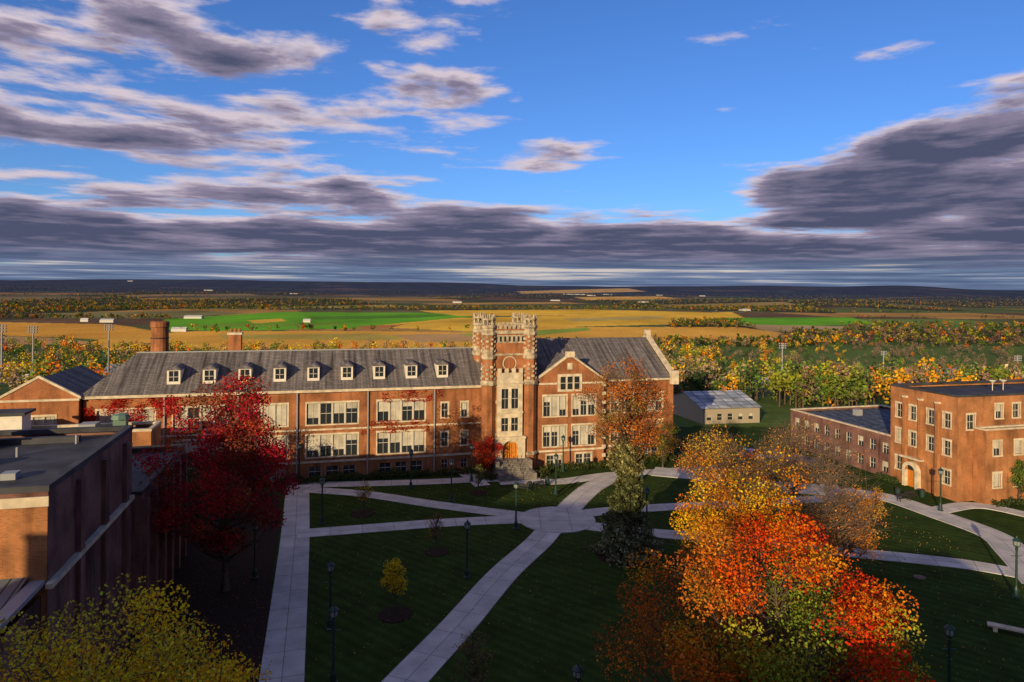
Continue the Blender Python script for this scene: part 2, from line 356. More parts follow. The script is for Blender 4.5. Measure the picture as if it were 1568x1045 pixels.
def disc(cx,cy,r,z,name,mat,k=40,wob=0):
    mb=MB(); pts=[(cx+r*(1+wob*math.sin(5*t)+wob*math.sin(9*t))*math.cos(t),cy+r*(1+wob*math.sin(7*t))*math.sin(t)) for t in [2*math.pi*i/k for i in range(k)]]
    mb.poly([(x,y,z) for x,y in pts],pts)
    for i in range(k):
        a=pts[i]; c=pts[(i+1)%k]; mb.poly([(*a,-.05),(*c,-.05),(*c,z),(*a,z)],[(0,0),(1,0),(1,.1),(0,.1)])
    return mb.build(name,mat)
path([(418,1200),(431,1045),(445,900),(452,820),(456,742)],3.1)
path([(440,743),(560,741),(660,738),(760,734),(850,738),(930,728),(1010,722),(1100,716)],2.6)
path([(470,750),(560,757),(660,772),(760,785),(840,795)],2.5)
path([(455,818),(560,810),(680,801),(790,796),(850,797)],2.7)
path([(480,1200),(620,1045),(700,960),(770,880),(825,830),(850,800)],3.1)
path([(855,798),(885,765),(915,742),(960,724)],3.3)
path([(860,792),(930,783),(1040,776),(1130,772),(1250,765),(1350,757)],2.6)
path([(860,800),(950,812),(1040,820),(1170,828),(1290,845),(1400,856),(1500,868),(1600,888),(1700,915)],2.7)
path([(1290,752),(1360,763),(1440,790),(1520,820),(1555,850),(1600,900)],3.6)
path([(780,716),(790,728),(800,742)],6.2)
path([(1000,722),(1080,730),(1180,745),(1290,752)],5.0)
path([(1430,783),(1500,775),(1620,800)],2.4)
path([(690,712),(720,730),(740,745)],2.2)
cx,cy=gp(853,796); disc(cx,cy,4.6,PZ[0]+.005,'round_plaza',M['concrete'])
for px,py,r in ((605,942,1.45),(668,846,1.25),(555,787,1.5),(733,755,1.3),(958,848,3.4),(1340,800,1.3)):
    x,y=gp(px,py); disc(x,y,r,.05,'mulch_ring',M['mulch'],30,.03)
mb=MB(); pts=[gp(*p) for p in ((215,1100),(395,1100),(418,880),(432,770),(400,745),(250,760),(210,900))]; mb.poly([(x,y,.02) for x,y in pts]); mb.build('mulch_bed',M['mulch'])
# ------------------------------------------------------------- main hall
TH=math.radians(15); E1=(math.cos(TH),math.sin(TH)); E2=(-math.sin(TH),math.cos(TH)); NF=(-E2[0],-E2[1])
O=(-0.7,106.0)
wm_=W(O,E1,NF)     # n>0 is toward the quad
def s_at(px,py,w,n=0.):
    k=uvp(px,py)[0]/FL; bx=w.o.x+w.n.x*n; by=w.o.y+w.n.y*n
    return (k*by-bx)/(w.a.x-k*w.a.y)
B=Bld('college_hall')
walls=B('brick_walls','brick'); roof=B('slate_roof','slate'); st=B('stone_trim','stone')
EZ=13.2; RZ=18.0; D=15.0
def gable_roof(mb,w,a0,a1,n0,n1,ez,rz,hipl=0,hipr=0,ov=.4):
    nm=(n0+n1)/2; sl=math.hypot(abs(n1-n0)/2,rz-ez); ezo=ez-.15
    P=w.p
    mb.poly([P(a0,n1+ov,ezo),P(a1,n1+ov,ezo),P(a1-hipr,nm,rz),P(a0+hipl,nm,rz)],[(a0,0),(a1,0),(a1-hipr,sl),(a0+hipl,sl)])
    mb.poly([P(a0,n0-ov,ezo),P(a1,n0-ov,ezo),P(a1-hipr,nm,rz),P(a0+hipl,nm,rz)],[(a0,0),(a1,0),(a1-hipr,sl),(a0+hipl,sl)])
    if hipl: mb.poly([P(a0,n0-ov,ezo),P(a0,n1+ov,ezo),P(a0+hipl,nm,rz)],[(n0,0),(n1,0),(nm,sl)])
    if hipr: mb.poly([P(a1,n0-ov,ezo),P(a1,n1+ov,ezo),P(a1-hipr,nm,rz)],[(n0,0),(n1,0),(nm,sl)])
x0,x1=-58.0,-3.0
ops=[];wk=[]
bays=[(-57.2,-48.6),(-47.9,-39.4),(-38.2,-31.4),(-30.4,-21.6),(-20.4,-11.8)]
for (b0,b1) in bays:
    c=(b0+b1)/2; w_=(b1-b0)-1.6
    k=4 if w_>5.5 else 3
    for (za,zb_) in ((8.0,11.0),(3.3,6.4)):
        o=(c-w_/2,c+w_/2,za,zb_); ops.append(o); wk.append((o,k,.85,True))
    w3=w_/3
    for q in range(3):
        o=(c-w_/2+q*w3+.3,c-w_/2+(q+1)*w3-.3,.45,1.9); ops.append(o); wk.append((o,1,.3,False))
for sx in (-9.6,-6.6):
    for (za,zb_) in ((8.3,10.4),(4.0,6.0),(.6,1.9)):
        o=(sx-.5,sx+.5,za,zb_); ops.append(o); wk.append((o,1,.3,za>1))
wall(walls,wm_,x0,x1,-.5,EZ,ops)
for o,k,bl,su in wk: window(B,wm_,o,k,blind=bl,surround=su,bars=2)
wall(walls,wm_,x0,x1,-.5,EZ,[],n=-D)
wall(walls,W(wm_.p(x0,0,0).xy,(-NF[0],-NF[1]),(-E1[0],-E1[1])),0,D,-.5,EZ,[])
gable_roof(roof,wm_,x0-.4,x1+.5,-D,0,EZ,RZ,hipl=5)
box(B('ridge_cap','grey_metal'),wm_,x0+4.5,x1,-D/2-.12,-D/2+.12,RZ-.05,RZ+.12)
box(st,wm_,x0-.1,-3.6,.0,.5,EZ-.55,EZ-.18)
box(st,wm_,x0,-3.6,.0,.1,2.45,2.75)
box(st,wm_,x0,-3.6,.0,.07,7.1,7.35)
dn=B('downspouts','grey_metal')
for sx in (-48.2,-38.8,-30.9,-21,-11.2): box(dn,wm_,sx-.09,sx+.09,.11,.3,.2,EZ-.6)
dwal=B('dormer_walls','white')
for px in (268,322,376,429,480,531,580,629,676):
    a=s_at(px,580,wm_,-2.2); w2=.85; nf=-1.3; zb_=EZ+1.15; zt=zb_+1.75
    box(dwal,wm_,a-w2,a+w2,nf-3.6,nf,zb_-.6,zt)
    g=B('window_glass','glass'); g.poly([wm_.p(a-.6,nf+.01,zb_+.15),wm_.p(a+.6,nf+.01,zb_+.15),wm_.p(a+.6,nf+.01,zt-.15),wm_.p(a-.6,nf+.01,zt-.15)])
    f=B('window_frames','frame'); box(f,wm_,a-.04,a+.04,nf+.012,nf+.05,zb_+.2,zt-.2); box(f,wm_,a-.55,a-.05,nf+.012,nf+.05,zb_+.75,zb_+.82); box(f,wm_,a+.05,a+.55,nf+.012,nf+.05,zb_+.75,zb_+.82)
    P=wm_.p; 
    roof.poly([P(a-w2-.15,nf+.2,zt),P(a+w2+.15,nf+.2,zt),P(a+w2*.4,nf-.5,zt+.5),P(a-w2*.4,nf-.5,zt+.5)],[(0,0),(1,0),(1,1),(0,1)])
    roof.poly([P(a-w2*.4,nf-.5,zt+.5),P(a+w2*.4,nf-.5,zt+.5),P(a+w2*.4,nf-4,zt+.5),P(a-w2*.4,nf-4,zt+.5)],[(0,0),(1,0),(1,1),(0,1)])
    for sg in (-1,1): roof.poly([P(a+sg*(w2+.15),nf+.2,zt),P(a+sg*w2*.4,nf-.5,zt+.5),P(a+sg*w2*.4,nf-4,zt+.5),P(a+sg*(w2+.15),nf-4,zt)],[(0,0),(1,0),(1,1),(0,1)])
a0,a1=-67.5,-58.3
def gable_front(a0,a1,nf,nb,ez,pz,ops,wk,cop=.35):
    P=wm_.p; wall(walls,wm_,a0,a1,-.5,ez,[o for o in ops],n=nf)
    for o,k,bl in wk: window(B,wm_,o,k,n=nf,blind=bl)
    m=(a0+a1)/2
    walls.poly([P(a0,nf,ez),P(a1,nf,ez),P(m,nf,pz)],[(a0,ez),(a1,ez),(m,pz)])
    for a in (a0,a1): walls.poly([P(a,nf,-.5),P(a,nb,-.5),P(a,nb,ez),P(a,nf,ez)],[(nf,-.5),(nb,-.5),(nb,ez),(nf,ez)])
    roof.poly([P(a0,nf-.3,ez),P(m,nf-.3,pz),P(m,nb-9,pz),P(a0,nb-9,ez)],[(0,0),(0,5),(9,5),(9,0)])
    roof.poly([P(a1,nf-.3,ez),P(m,nf-.3,pz),P(m,nb-9,pz),P(a1,nb-9,ez)],[(0,0),(0,5),(9,5),(9,0)])
    for sg,a in ((1,a0),(-1,a1)):
        A0=P(a-sg*.25,nf+.12,ez-.1); A1=P(m,nf+.12,pz+.05); 
        q=[A0,A1,A1+Vector((0,0,cop)),A0+Vector((0,0,cop))]; bk=[v-wm_.n*.5 for v in q]
        st.poly(q); st.poly(bk); st.poly([q[3],q[2],bk[2],bk[3]]); st.poly([q[0],q[1],bk[1],bk[0]]); st.poly([q[0],q[3],bk[3],bk[0]])
gable_front(a0,a1,.8,-6,12.9,15.6,[(-65,-61,8,10.6)],[((-65,-61,8,10.6),3,.8)])
box(st,wm_,a0-.1,a1+.1,.8,.95,12.6,12.88)
RE=28.5; RD=19.0; REZ=13.5; RRZ=19.3
ops=[];wk=[]
for c in (19.3,24.6):
    for (za,zb_) in ((8.0,11.0),(3.3,6.4)):
        o=(c-1.9,c+1.9,za,zb_); ops.append(o); wk.append((o,3,.8,True))
    o=(c-1.2,c+1.2,.5,1.9); ops.append(o); wk.append((o,2,.3,False))
wall(walls,wm_,3.0,RE,-.5,REZ,ops)
for o,k,bl,su in wk: window(B,wm_,o,k,blind=bl,surround=su)
wall(walls,wm_,3,RE,-.5,REZ,[],n=-RD)
gable_roof(roof,wm_,3.0,RE-.5,-RD,0,REZ,RRZ,ov=.3)
box(st,wm_,16.7,RE,.0,.45,REZ-.5,REZ-.18); box(st,wm_,16.7,RE,0,.1,2.45,2.75)
P=wm_.p
for aa in (3.2,RE): walls.poly([P(aa,0,-.5),P(aa,0,REZ),P(aa,-RD/2,RRZ),P(aa,-RD,REZ),P(aa,-RD,-.5)],[(0,0),(0,REZ),(RD/2,RRZ),(RD,REZ),(RD,0)])
for nn in ((0.4,-RD/2),(-RD-.4,-RD/2)):
    A0=P(RE-.5,nn[0],REZ-.1); A1=P(RE-.5,nn[1],RRZ+.1); ex=wm_.a*.75; up=Vector((0,0,.55))
    q=[A0,A1,A1+up,A0+up]; r_=[v+ex for v in q]
    st.poly(q); st.poly(r_); st.poly([q[3],q[2],r_[2],r_[3]]); st.poly([q[0],q[3],r_[3],r_[0]])
box(st,wm_,RE-.7,RE+.5,.0,.9,REZ-1.2,REZ+1.0)
box(st,wm_,RE-.5,RE+.3,-RD/2-.5,-RD/2+.5,RRZ+.3,RRZ+1.3)
gops=[(5.6,9.4,8.0,11.1),(10.4,14.2,8.0,11.1),(5.6,9.4,3.3,6.4),(10.4,14.2,3.3,6.4),(6.2,8.8,.4,1.9),(11,13.6,.4,1.9)]
pz=17.3; a0,a1=4.1,15.7; nf=1.2
wk=[(gops[0],3,.7),(gops[1],3,.7),(gops[2],3,1),(gops[3],3,1),(gops[4],2,.2),(gops[5],2,.2)]
gable_front(a0,a1,nf,-.0,13.3,pz,gops,wk)
box(st,wm_,7.9,11.9,nf,nf+.16,11.75,14.5); g=B('window_glass','glass')
for k in range(3):
    c=8.75+k*1.15; g.poly([P(c-.42,nf+.17,12.1),P(c+.42,nf+.17,12.1),P(c+.42,nf+.17,14.1),P(c-.42,nf+.17,14.1)]); box(B('window_frames','frame'),wm_,c-.42,c+.42,nf+.172,nf+.2,13.05,13.13)
box(st,wm_,a0-.1,7.8,nf,nf+.14,12.9,13.2); box(st,wm_,12.0,a1+.1,nf,nf+.14,12.9,13.2)
box(st,wm_,a0-.1,a1+.1,nf,nf+.12,2.45,2.75); box(st,wm_,9.2,10.6,nf-.3,nf+.3,pz-.2,pz+.7)
box(st,wm_,9.5,10.3,nf+.0,nf+.15,15.2,16.2)
for a in (a0,a1):
    for k in range(0,9): box(st,wm_,a-.32,a+.32,nf-.3,nf+.05,1.2+k*1.4,1.75+k*1.4)
# tower
tn=1.6; tb=-5.4
tw=B('tower_walls','brick')
wall(tw,wm_,-3.3,3.3,-.5,21.6,[],n=tn); wall(tw,wm_,-3.3,3.3,0,21.6,[],n=tb)
for a in (-3.3,3.3): tw.poly([P(a,tn,-.5),P(a,tb,-.5),P(a,tb,21.6),P(a,tn,21.6)],[(0,0),(7,0),(7,21.6),(0,21.6)])
B('tower_flat_roof','membrane').poly([P(-3.3,tn,21.0),P(3.3,tn,21.0),P(3.3,tb,21.0),P(-3.3,tb,21.0)])
M['stone_w']=simple('weathered_limestone',(.42,.34,.23),.9,1.5,.5)
ts=B('tower_stonework','stone_w')
for zz,hh_,o in ((13.2,.45,.14),(17.6,.3,.12),(20.9,.5,.2)):
    box(ts,wm_,-2.4,2.4,tn,tn+o,zz,zz+hh_)
    for a,sg in ((-3.3,-1),(3.3,1)): box(ts,wm_,min(a,a+sg*o),max(a,a+sg*o),tb+1,tn-1,zz,zz+hh_)
for k in range(7):
    a=-2.1+k*.7; box(ts,wm_,a-.2,a+.2,tn-.25,tn+.1,21.62,22.3)
    box(ts,wm_,a-.2,a+.2,tb,tb+.3,21.62,22.3)
    box(B('dark_openings','dark_metal'),wm_,a-.17,a+.17,tn+.0,tn+.03,19.7,20.5)
box(ts,wm_,-2.4,2.4,tn,tn+.02,19.5,20.7)
mbm=B('medallion','stone')
for i in range(20):
    t0=2*math.pi*i/20; t1=2*math.pi*(i+1)/20
    q=lambda r,t:P(r*math.cos(t),tn+.08,16.4+r*math.sin(t))
    mbm.poly([q(.95,t0),q(.95,t1),q(1.1,t1),q(1.1,t0)]); 
B('tower_walls','brick').poly([P(.8*math.cos(2*math.pi*i/16),tn+.06,16.4+.8*math.sin(2*math.pi*i/16)) for i in range(16)])
for sa in (-1,1):
    for nn in (tn-.2,tb+.2):
        c=sa*3.25
        lathe(tw,wm_,c,nn,[(1.12,-.5),(1.12,2.4)],8,math.pi/8); lathe(ts,wm_,c,nn,[(1.12,2.4),(1.28,2.5),(1.28,2.8),(1.05,2.95)],8,math.pi/8)
        lathe(tw,wm_,c,nn,[(1.05,2.9),(1.05,13.1)],8,math.pi/8); lathe(ts,wm_,c,nn,[(1.05,13.1),(1.25,13.2),(1.25,13.6),(1.0,13.9)],8,math.pi/8)
        lathe(tw,wm_,c,nn,[(1.0,13.8),(1.0,21.3)],8,math.pi/8)
        lathe(ts,wm_,c,nn,[(1.0,17.0),(1.18,17.2),(1.18,17.6),(1.0,17.75)],8,math.pi/8)
        lathe(ts,wm_,c,nn,[(1.02,17.7),(1.04,18.6)],8,math.pi/8)
        lathe(ts,wm_,c,nn,[(1.0,20.6),(1.2,20.8),(1.2,21.1),(1.03,21.3),(1.03,21.7),(1.22,21.9),(1.22,22.2),(1.0,22.3),(.0,22.3)],8,math.pi/8)
        for q in range(8):
            t=math.pi/8+q*math.pi/4
            for m in range(10):
                zz=14.0+m*.7+(.35 if q%2 else 0)
                if 16.6<zz+.4 and zz<17.7 or zz>20.4: continue
                r_=.22 if m%2 else .32
                lathe(ts,wm_,c+.86*math.cos(t),nn+.86*math.sin(t),[(0,zz),(r_,zz),(r_,zz+.38),(0,zz+.38)],6)
            lathe(ts,wm_,c+.92*math.cos(t),nn+.92*math.sin(t),[(.15,22.3),(.15,23.2),(.19,23.3),(.1,23.75),(0,23.9)],5)
        lathe(ts,wm_,c,nn,[(1.0,22.95),(1.12,23.05),(1.12,23.25),(.75,23.25),(.75,22.95),(1.0,22.95)],8,math.pi/8)
    for m in range(8): box(ts,wm_,sa*1.95-(.35 if sa>0 else .0 if m%2 else .2),sa*1.95+(.0 if sa>0 and m%2 else .2 if sa>0 else .35),tn,tn+.06,5.3+m*1.25,5.8+m*1.25)
ny=tn+.65; bo=[(-1.35,-.2,9.6,12.6),(.2,1.35,9.6,12.6),(-1.35,-.2,6.2,8.2),(.2,1.35,6.2,8.2)]
tq=B('oriel_stonework','stone')
wall(tq,wm_,-1.95,1.95,4.5,15.0,bo,n=ny)
for o in bo: window(B,wm_,o,1,n=ny,surround=False,blind=.1,bars=2)
for a in (-1.95,1.95): tq.poly([P(a,tn,4.5),P(a,ny,4.5),P(a,ny,15.0),P(a,tn,15.0)])
tq.poly([P(-1.95,tn,15),P(1.95,tn,15),P(1.95,ny,15),P(-1.95,ny,15)]); tq.poly([P(-1.95,tn,4.5),P(1.95,tn,4.5),P(1.95,ny,4.5),P(-1.95,ny,4.5)])
for k in range(4): box(tq,wm_,-1.95+k*1.12,-1.4+k*1.12,ny-.3,ny+.08,15.02,15.7)
for zz in (8.9,13.4): box(tq,wm_,-2.05,2.05,ny,ny+.12,zz,zz+.22)
R_=1.25; zc_=3.4; npx=tn+1.1
arc=[(R_*math.cos(math.pi*i/14),zc_+R_*1.15*math.sin(math.pi*i/14)) for i in range(15)]
ps=B('stone_portal','stone')
for i in range(14):
    (a,z),(a2,z2)=arc[i],arc[i+1]
    ps.poly([P(a,npx,z),P(a2,npx,z2),P(a2,npx,5.4),P(a,npx,5.4)]); ps.poly([P(a,npx,z),P(a2,npx,z2),P(a2,npx-.7,z2),P(a,npx-.7,z)])
for sg in (-1,1):
    ps.poly([P(sg*R_,npx,0),P(sg*2.3,npx,0),P(sg*2.3,npx,5.4),P(sg*R_,npx,5.4)]); ps.poly([P(sg*R_,npx,0),P(sg*R_,npx-.7,0),P(sg*R_,npx-.7,zc_),P(sg*R_,npx,zc_)])
    ps.poly([P(sg*2.3,npx,0),P(sg*2.3,tn,0),P(sg*2.3,tn,5.4),P(sg*2.3,npx,5.4)])
ps.poly([P(-2.3,npx,5.4),P(2.3,npx,5.4),P(2.3,tn,5.4),P(-2.3,tn,5.4)]); box(ps,wm_,-2.4,2.4,npx,npx+.12,5.1,5.35)
dr=B('oak_door','wood'); dr.poly([P(-R_,npx-.6,2.1),P(R_,npx-.6,2.1)]+[P(a,npx-.6,z) for a,z in arc]); 
for k in (-.9,-.3,.3,.9): box(B('door_ribs','dark_metal'),wm_,k-.02,k+.02,npx-.6,npx-.57,2.2,4.3)
box(B('door_ribs','dark_metal'),wm_,-.035,.035,npx-.6,npx-.55,2.1,4.7)
M['step']=simple('worn_stone_step',(.20,.175,.15),.9,2,.35); stp=B('entrance_steps','step')
for k in range(12): box(stp,wm_,-2.2,2.2,npx-1.0,npx+1.0+k*.33,-.05,2.1-k*.175)
for k in (-1,1):
    c=k*2.5; box(stp,wm_,c-.28,c+.28,npx,npx+2.2,-.05,2.3); box(stp,wm_,c-.28,c+.28,npx+2.2,npx+4.6,-.05,1.0)
rl=B('hand_rails','dark_metal'); 
for c in (-.8,.8): 
    for k in range(5): box(rl,wm_,c-.03,c+.03,npx+1.1+k*.82,npx+1.16+k*.82,1.9-k*.44,2.9-k*.44)
ca=s_at(360,530,wm_,-9); cb=B('roof_chimney','brick'); box(cb,wm_,ca-.9,ca+.9,-10,-8.4,15,20.4); box(st,wm_,ca-1,ca+1,-10.1,-8.3,16.9,17.3); 
box(st,wm_,ca-1.05,ca+1.05,-10.15,-8.25,20.42,20.75)
for k in range(3): lathe(B('chimney_pots','brick'),wm_,ca-.6+k*.6,-9.2,[(.2,20.75),(.17,21.3),(.2,21.35)],8)
B.done()
B=Bld('brick_smokestack'); x,y,z=at(245,492,128); ws=W((x,y),E1,NF)
lathe(B('stack_shaft','brick'),ws,0,0,[(1.75,-2),(1.5,z-1.2),(1.65,z-1.1),(1.65,z-.2),(1.4,z),(1.1,z)],18)
lathe(B('stack_bands','dark_metal'),ws,0,0,[(1.57,z-3.2),(1.61,z-3.1),(1.57,z-3.0)],18); lathe(B('stack_bands','dark_metal'),ws,0,0,[(.06,z),(.05,z+1.8)],6); B.done()
# ------------------------------------------------------------- flat roof building helper
def flat_block(B,w,a0,a1,n0,n1,z0,z1,mat,coping='stone',roofm='membrane',par=.45,fops=(),sops_r=(),sops_l=(),cop_h=.3,surround=True):
    wl=B('brick_walls_'+mat,mat); cp=B('coping_'+coping,coping)
    wall(wl,w,a0,a1,z0,z1,list(fops),n=n1)
    for o in fops: window(B,w,o,o[4] if len(o)>4 else 1,n=n1,blind=.4,surround=surround)
    wall(wl,w,a0,a1,z0,z1,[],n=n0)
    wr=W(w.p(a1,n1,0).xy,(-w.n.x,-w.n.y),(w.a.x,w.a.y)); wall(wl,wr,0,n1-n0,z0,z1,list(sops_r))
    for o in sops_r: window(B,wr,o,o[4] if len(o)>4 else 1,blind=.4,surround=surround)
    wlf=W(w.p(a0,n0,0).xy,(w.n.x,w.n.y),(-w.a.x,-w.a.y)); wall(wl,wlf,0,n1-n0,z0,z1,list(sops_l))
    for o in sops_l: window(B,wlf,o,o[4] if len(o)>4 else 1,blind=.4,surround=surround)
    B('flat_roof_'+roofm,roofm).poly([w.p(a0,n0,z1-par),w.p(a1,n0,z1-par),w.p(a1,n1,z1-par),w.p(a0,n1,z1-par)])
    t=.4
    box(cp,w,a0-.06,a1+.06,n1-t,n1+.06,z1-cop_h*.4,z1+cop_h*.6); box(cp,w,a0-.06,a1+.06,n0-.06,n0+t,z1-cop_h*.4,z1+cop_h*.6)
    box(cp,w,a0-.06,a0+t,n0+t+.003,n1-t-.003,z1-cop_h*.4,z1+cop_h*.6); box(cp,w,a1-t,a1+.06,n0+t+.003,n1-t-.003,z1-cop_h*.4,z1+cop_h*.6)
B=Bld('brick_hall'); wl_=W((-25.8,38.3),E1,NF)
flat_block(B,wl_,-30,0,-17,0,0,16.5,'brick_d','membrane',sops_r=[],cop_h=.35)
box(B('stone_band','stone'),wl_,-30,0.05,.0,.1,15.55,16.1)
fb=B('sunlit_front_brick','brick_o'); fb.poly([wl_.p(-30,.02,0),wl_.p(-.02,.02,0),wl_.p(-.02,.02,15.5),wl_.p(-30,.02,15.5)],[(-30,0),(0,0),(0,15.5),(-30,15.5)])  # brighter brick sheet over the old brick, sunlit tone put into its colour
box(B('stone_band','stone'),wl_,.0,.35,-16.5,.3,11.0,11.3)
flat_block(B,wl_,-30,.7,-34,-17.05,0,11.2,'brick_d','membrane',sops_r=[(1.2+k*3.1,2.6+k*3.1,2.0,8.6,1) for k in range(5)],surround=False)
pb=B('pilasters','brick_d')
for k in range(6): box(pb,wl_,.7,1.1,-18.0-k*3.1,-17.3-k*3.1,0,10.6)
for k in range(3): box(pb,wl_,0,.3,-5.2-k*5,-4.4-k*5,0,15.8)
box(B('roof_vent_base','grey_metal'),wl_,-9.9,-8.5,-13.8,-12.4,16.0,17.2)
lathe(B('roof_vent_cap','membrane'),wl_,-9.2,-13.1,[(1.5,17.2),(1.5,17.4),(.3,18.0),(0,18.0)],4,math.pi/4)
box(B('roof_curb','membrane'),wl_,-29,-6,-8.6,-8.0,16.05,16.6); box(B('roof_curb','membrane'),wl_,-16,-3,-15,-14.5,16.05,16.5)
box(B('roof_vent_base','grey_metal'),wl_,-4.0,-3.2,-5.0,-4.2,16.05,16.45)
for q in ((-12,-5),(-5.5,-10.5),(-14,-11),(-3,-14)): lathe(B('roof_pipes','grey_metal'),wl_,q[0],q[1],[(.09,16),(.09,16.7),(0,16.72)],8)
for q in ((-16,-26),(-8,-24),(-12,-30)): box(B('roof_vent_base','grey_metal'),wl_,q[0],q[0]+1.4,q[1],q[1]+1.2,10.7,11.9)
an=B('annexe_walls','brick_d'); wall(an,wl_,-30,-.3,0,10.6,[],n=8); wr=W(wl_.p(-.3,8,0).xy,(-wl_.n.x,-wl_.n.y),(wl_.a.x,wl_.a.y)); wall(an,wr,0,8,0,10.6,[])
mr=B('seam_metal_roof','metalroof'); mr.poly([wl_.p(-30,8.3,10.2),wl_.p(-.9,8.3,10.2),wl_.p(-.9,.1,11.7),wl_.p(-30,.1,11.7)],[(0,0),(29,0),(29,8.3),(0,8.3)])
box(B('annexe_coping','grey_metal'),wl_,-.85,-.1,.03,8.4,11.2,11.45)
B.done()
B=Bld('brick_annex'); wd_=W((-43.0,82.0),E1,NF)
flat_block(B,wd_,-45,0,-5.0,0,0,10.5,'brick_o','stone',fops=[(-4.5-k*4.5,-2.2-k*4.5,6.4,8.8,2) for k in range(8)])
box(B('penthouse_walls','white'),wd_,-17.5,-14,-4,-1.5,10.1,12.6); box(B('penthouse_cap','membrane'),wd_,-17.9,-13.6,-4.4,-1.1,12.6,12.9)
box(B('brick_penthouse','brick_o'),wd_,-34,-19,-4.5,-1,10.1,12.3); box(B('penthouse_coping','stone'),wd_,-34.1,-18.9,-4.6,-.9,12.3,12.5)
gv=simple('green_vent',(.12,.2,.15),.5); M['gv']=gv
box(B('green_roof_vent','gv'),wd_,-4.6,-3.2,-3,-1.8,10.1,11.6); lathe(B('green_roof_vent','gv'),wd_,-3.9,-2.4,[(1.1,11.6),(.9,12.1),(0,12.3)],8)
box(B('roof_unit','grey_metal'),wd_,-8.2,-6.4,-3.4,-1.5,10.1,11.2)
B.done()
# right-hand building
B=Bld('brick_dormitory'); wr_=W((59.3,91.0),E1,NF)
lw=[]
for (z0_,z1_) in ((9.6,11.5),(5.9,7.8),(2.0,3.8)):
    for c in (1.6,4.0,7.0,9.6):
        if z0_<3 and c in (4.0,7.0): continue
        lw.append((c-.55,c+.55,z0_,z1_))
flat_block(B,wr_,0,36,-11.2,0,-.5,14.0,'brick_o','membrane',fops=[(1.55,2.85,9.6,11.5)]+[(c-.6,c+.6,10.9,12.7) for c in (7,10,14,18,22)],sops_l=lw)
wl2=W(wr_.p(0,-11.2,0).xy,(wr_.n.x,wr_.n.y),(-wr_.a.x,-wr_.a.y))
for c in (2.8,5.5,8.3): box(B('buttresses','brick_o'),wl2,c-.25,c+.25,0,.45,(-.3 if c!=5.5 else 4.4),12.6); 
for c in (2.8,5.5,8.3): box(B('stone_trim','stone'),wl2,c-.3,c+.3,0,.5,12.6,12.85)
pr=B('stone_doorway','stone'); 
for i in range(12):
    t0=math.pi*i/12; t1=math.pi*(i+1)/12; q=lambda r,t:wl2.p(5.5-1.4+r*math.cos(t),.62,2.3+r*math.sin(t))
    pr.poly([q(.85,t0),q(.85,t1),q(1.35,t1),q(1.35,t0)]); k0=wl2.n*-.6; pr.poly([q(1.35,t0),q(1.35,t1),q(1.35,t1)+k0,q(1.35,t0)+k0])
for sg in (-1,1):
    c=4.1+sg*1.1; box(pr,wl2,c-.25,c+.25,0,.62,-.1,2.3)
box(B('doorway_door','wood'),wl2,3.3,4.9,.02,.1,0,2.35); box(B('doorway_hood','stone'),wl2,2.3,5.9,.0,.75,4.05,4.3); box(B('doorway_fanlight','dark_metal'),wl2,3.25,4.95,.0,.05,2.35,3.2)
flat_block(B,wr_,.05,20,-34,-11.25,-1.,6.4,'brick_d','stone',roofm='solar',cop_h=.2,sops_l=[(c-.6,c+.6,z0_,z0_+1.6) for z0_ in (3.6,.8) for c in np.arange(1.8,22,2.5)],surround=False)
for q in ((6,-16),(12,-22),(9,-29)): box(B('roof_unit','grey_metal'),wr_,q[0],q[0]+1.2,q[1],q[1]+1.0,5.9,7.0)
flat_block(B,wr_,2.6,36,.05,1.8,-.5,9.8,'brick_o','stone',roofm='membrane',fops=[(c-.65,c+.65,z0_,z0_+1.8) for z0_ in (6.4,2.2) for c in (4.6,8.2,12,15)],cop_h=.2)
for k in (-1,1): lathe(B('satellite_dish','white'),wr_,14+k,-6,[(.05,13.5),(.05,14.6),(.5,15.0)],10)
B.done()
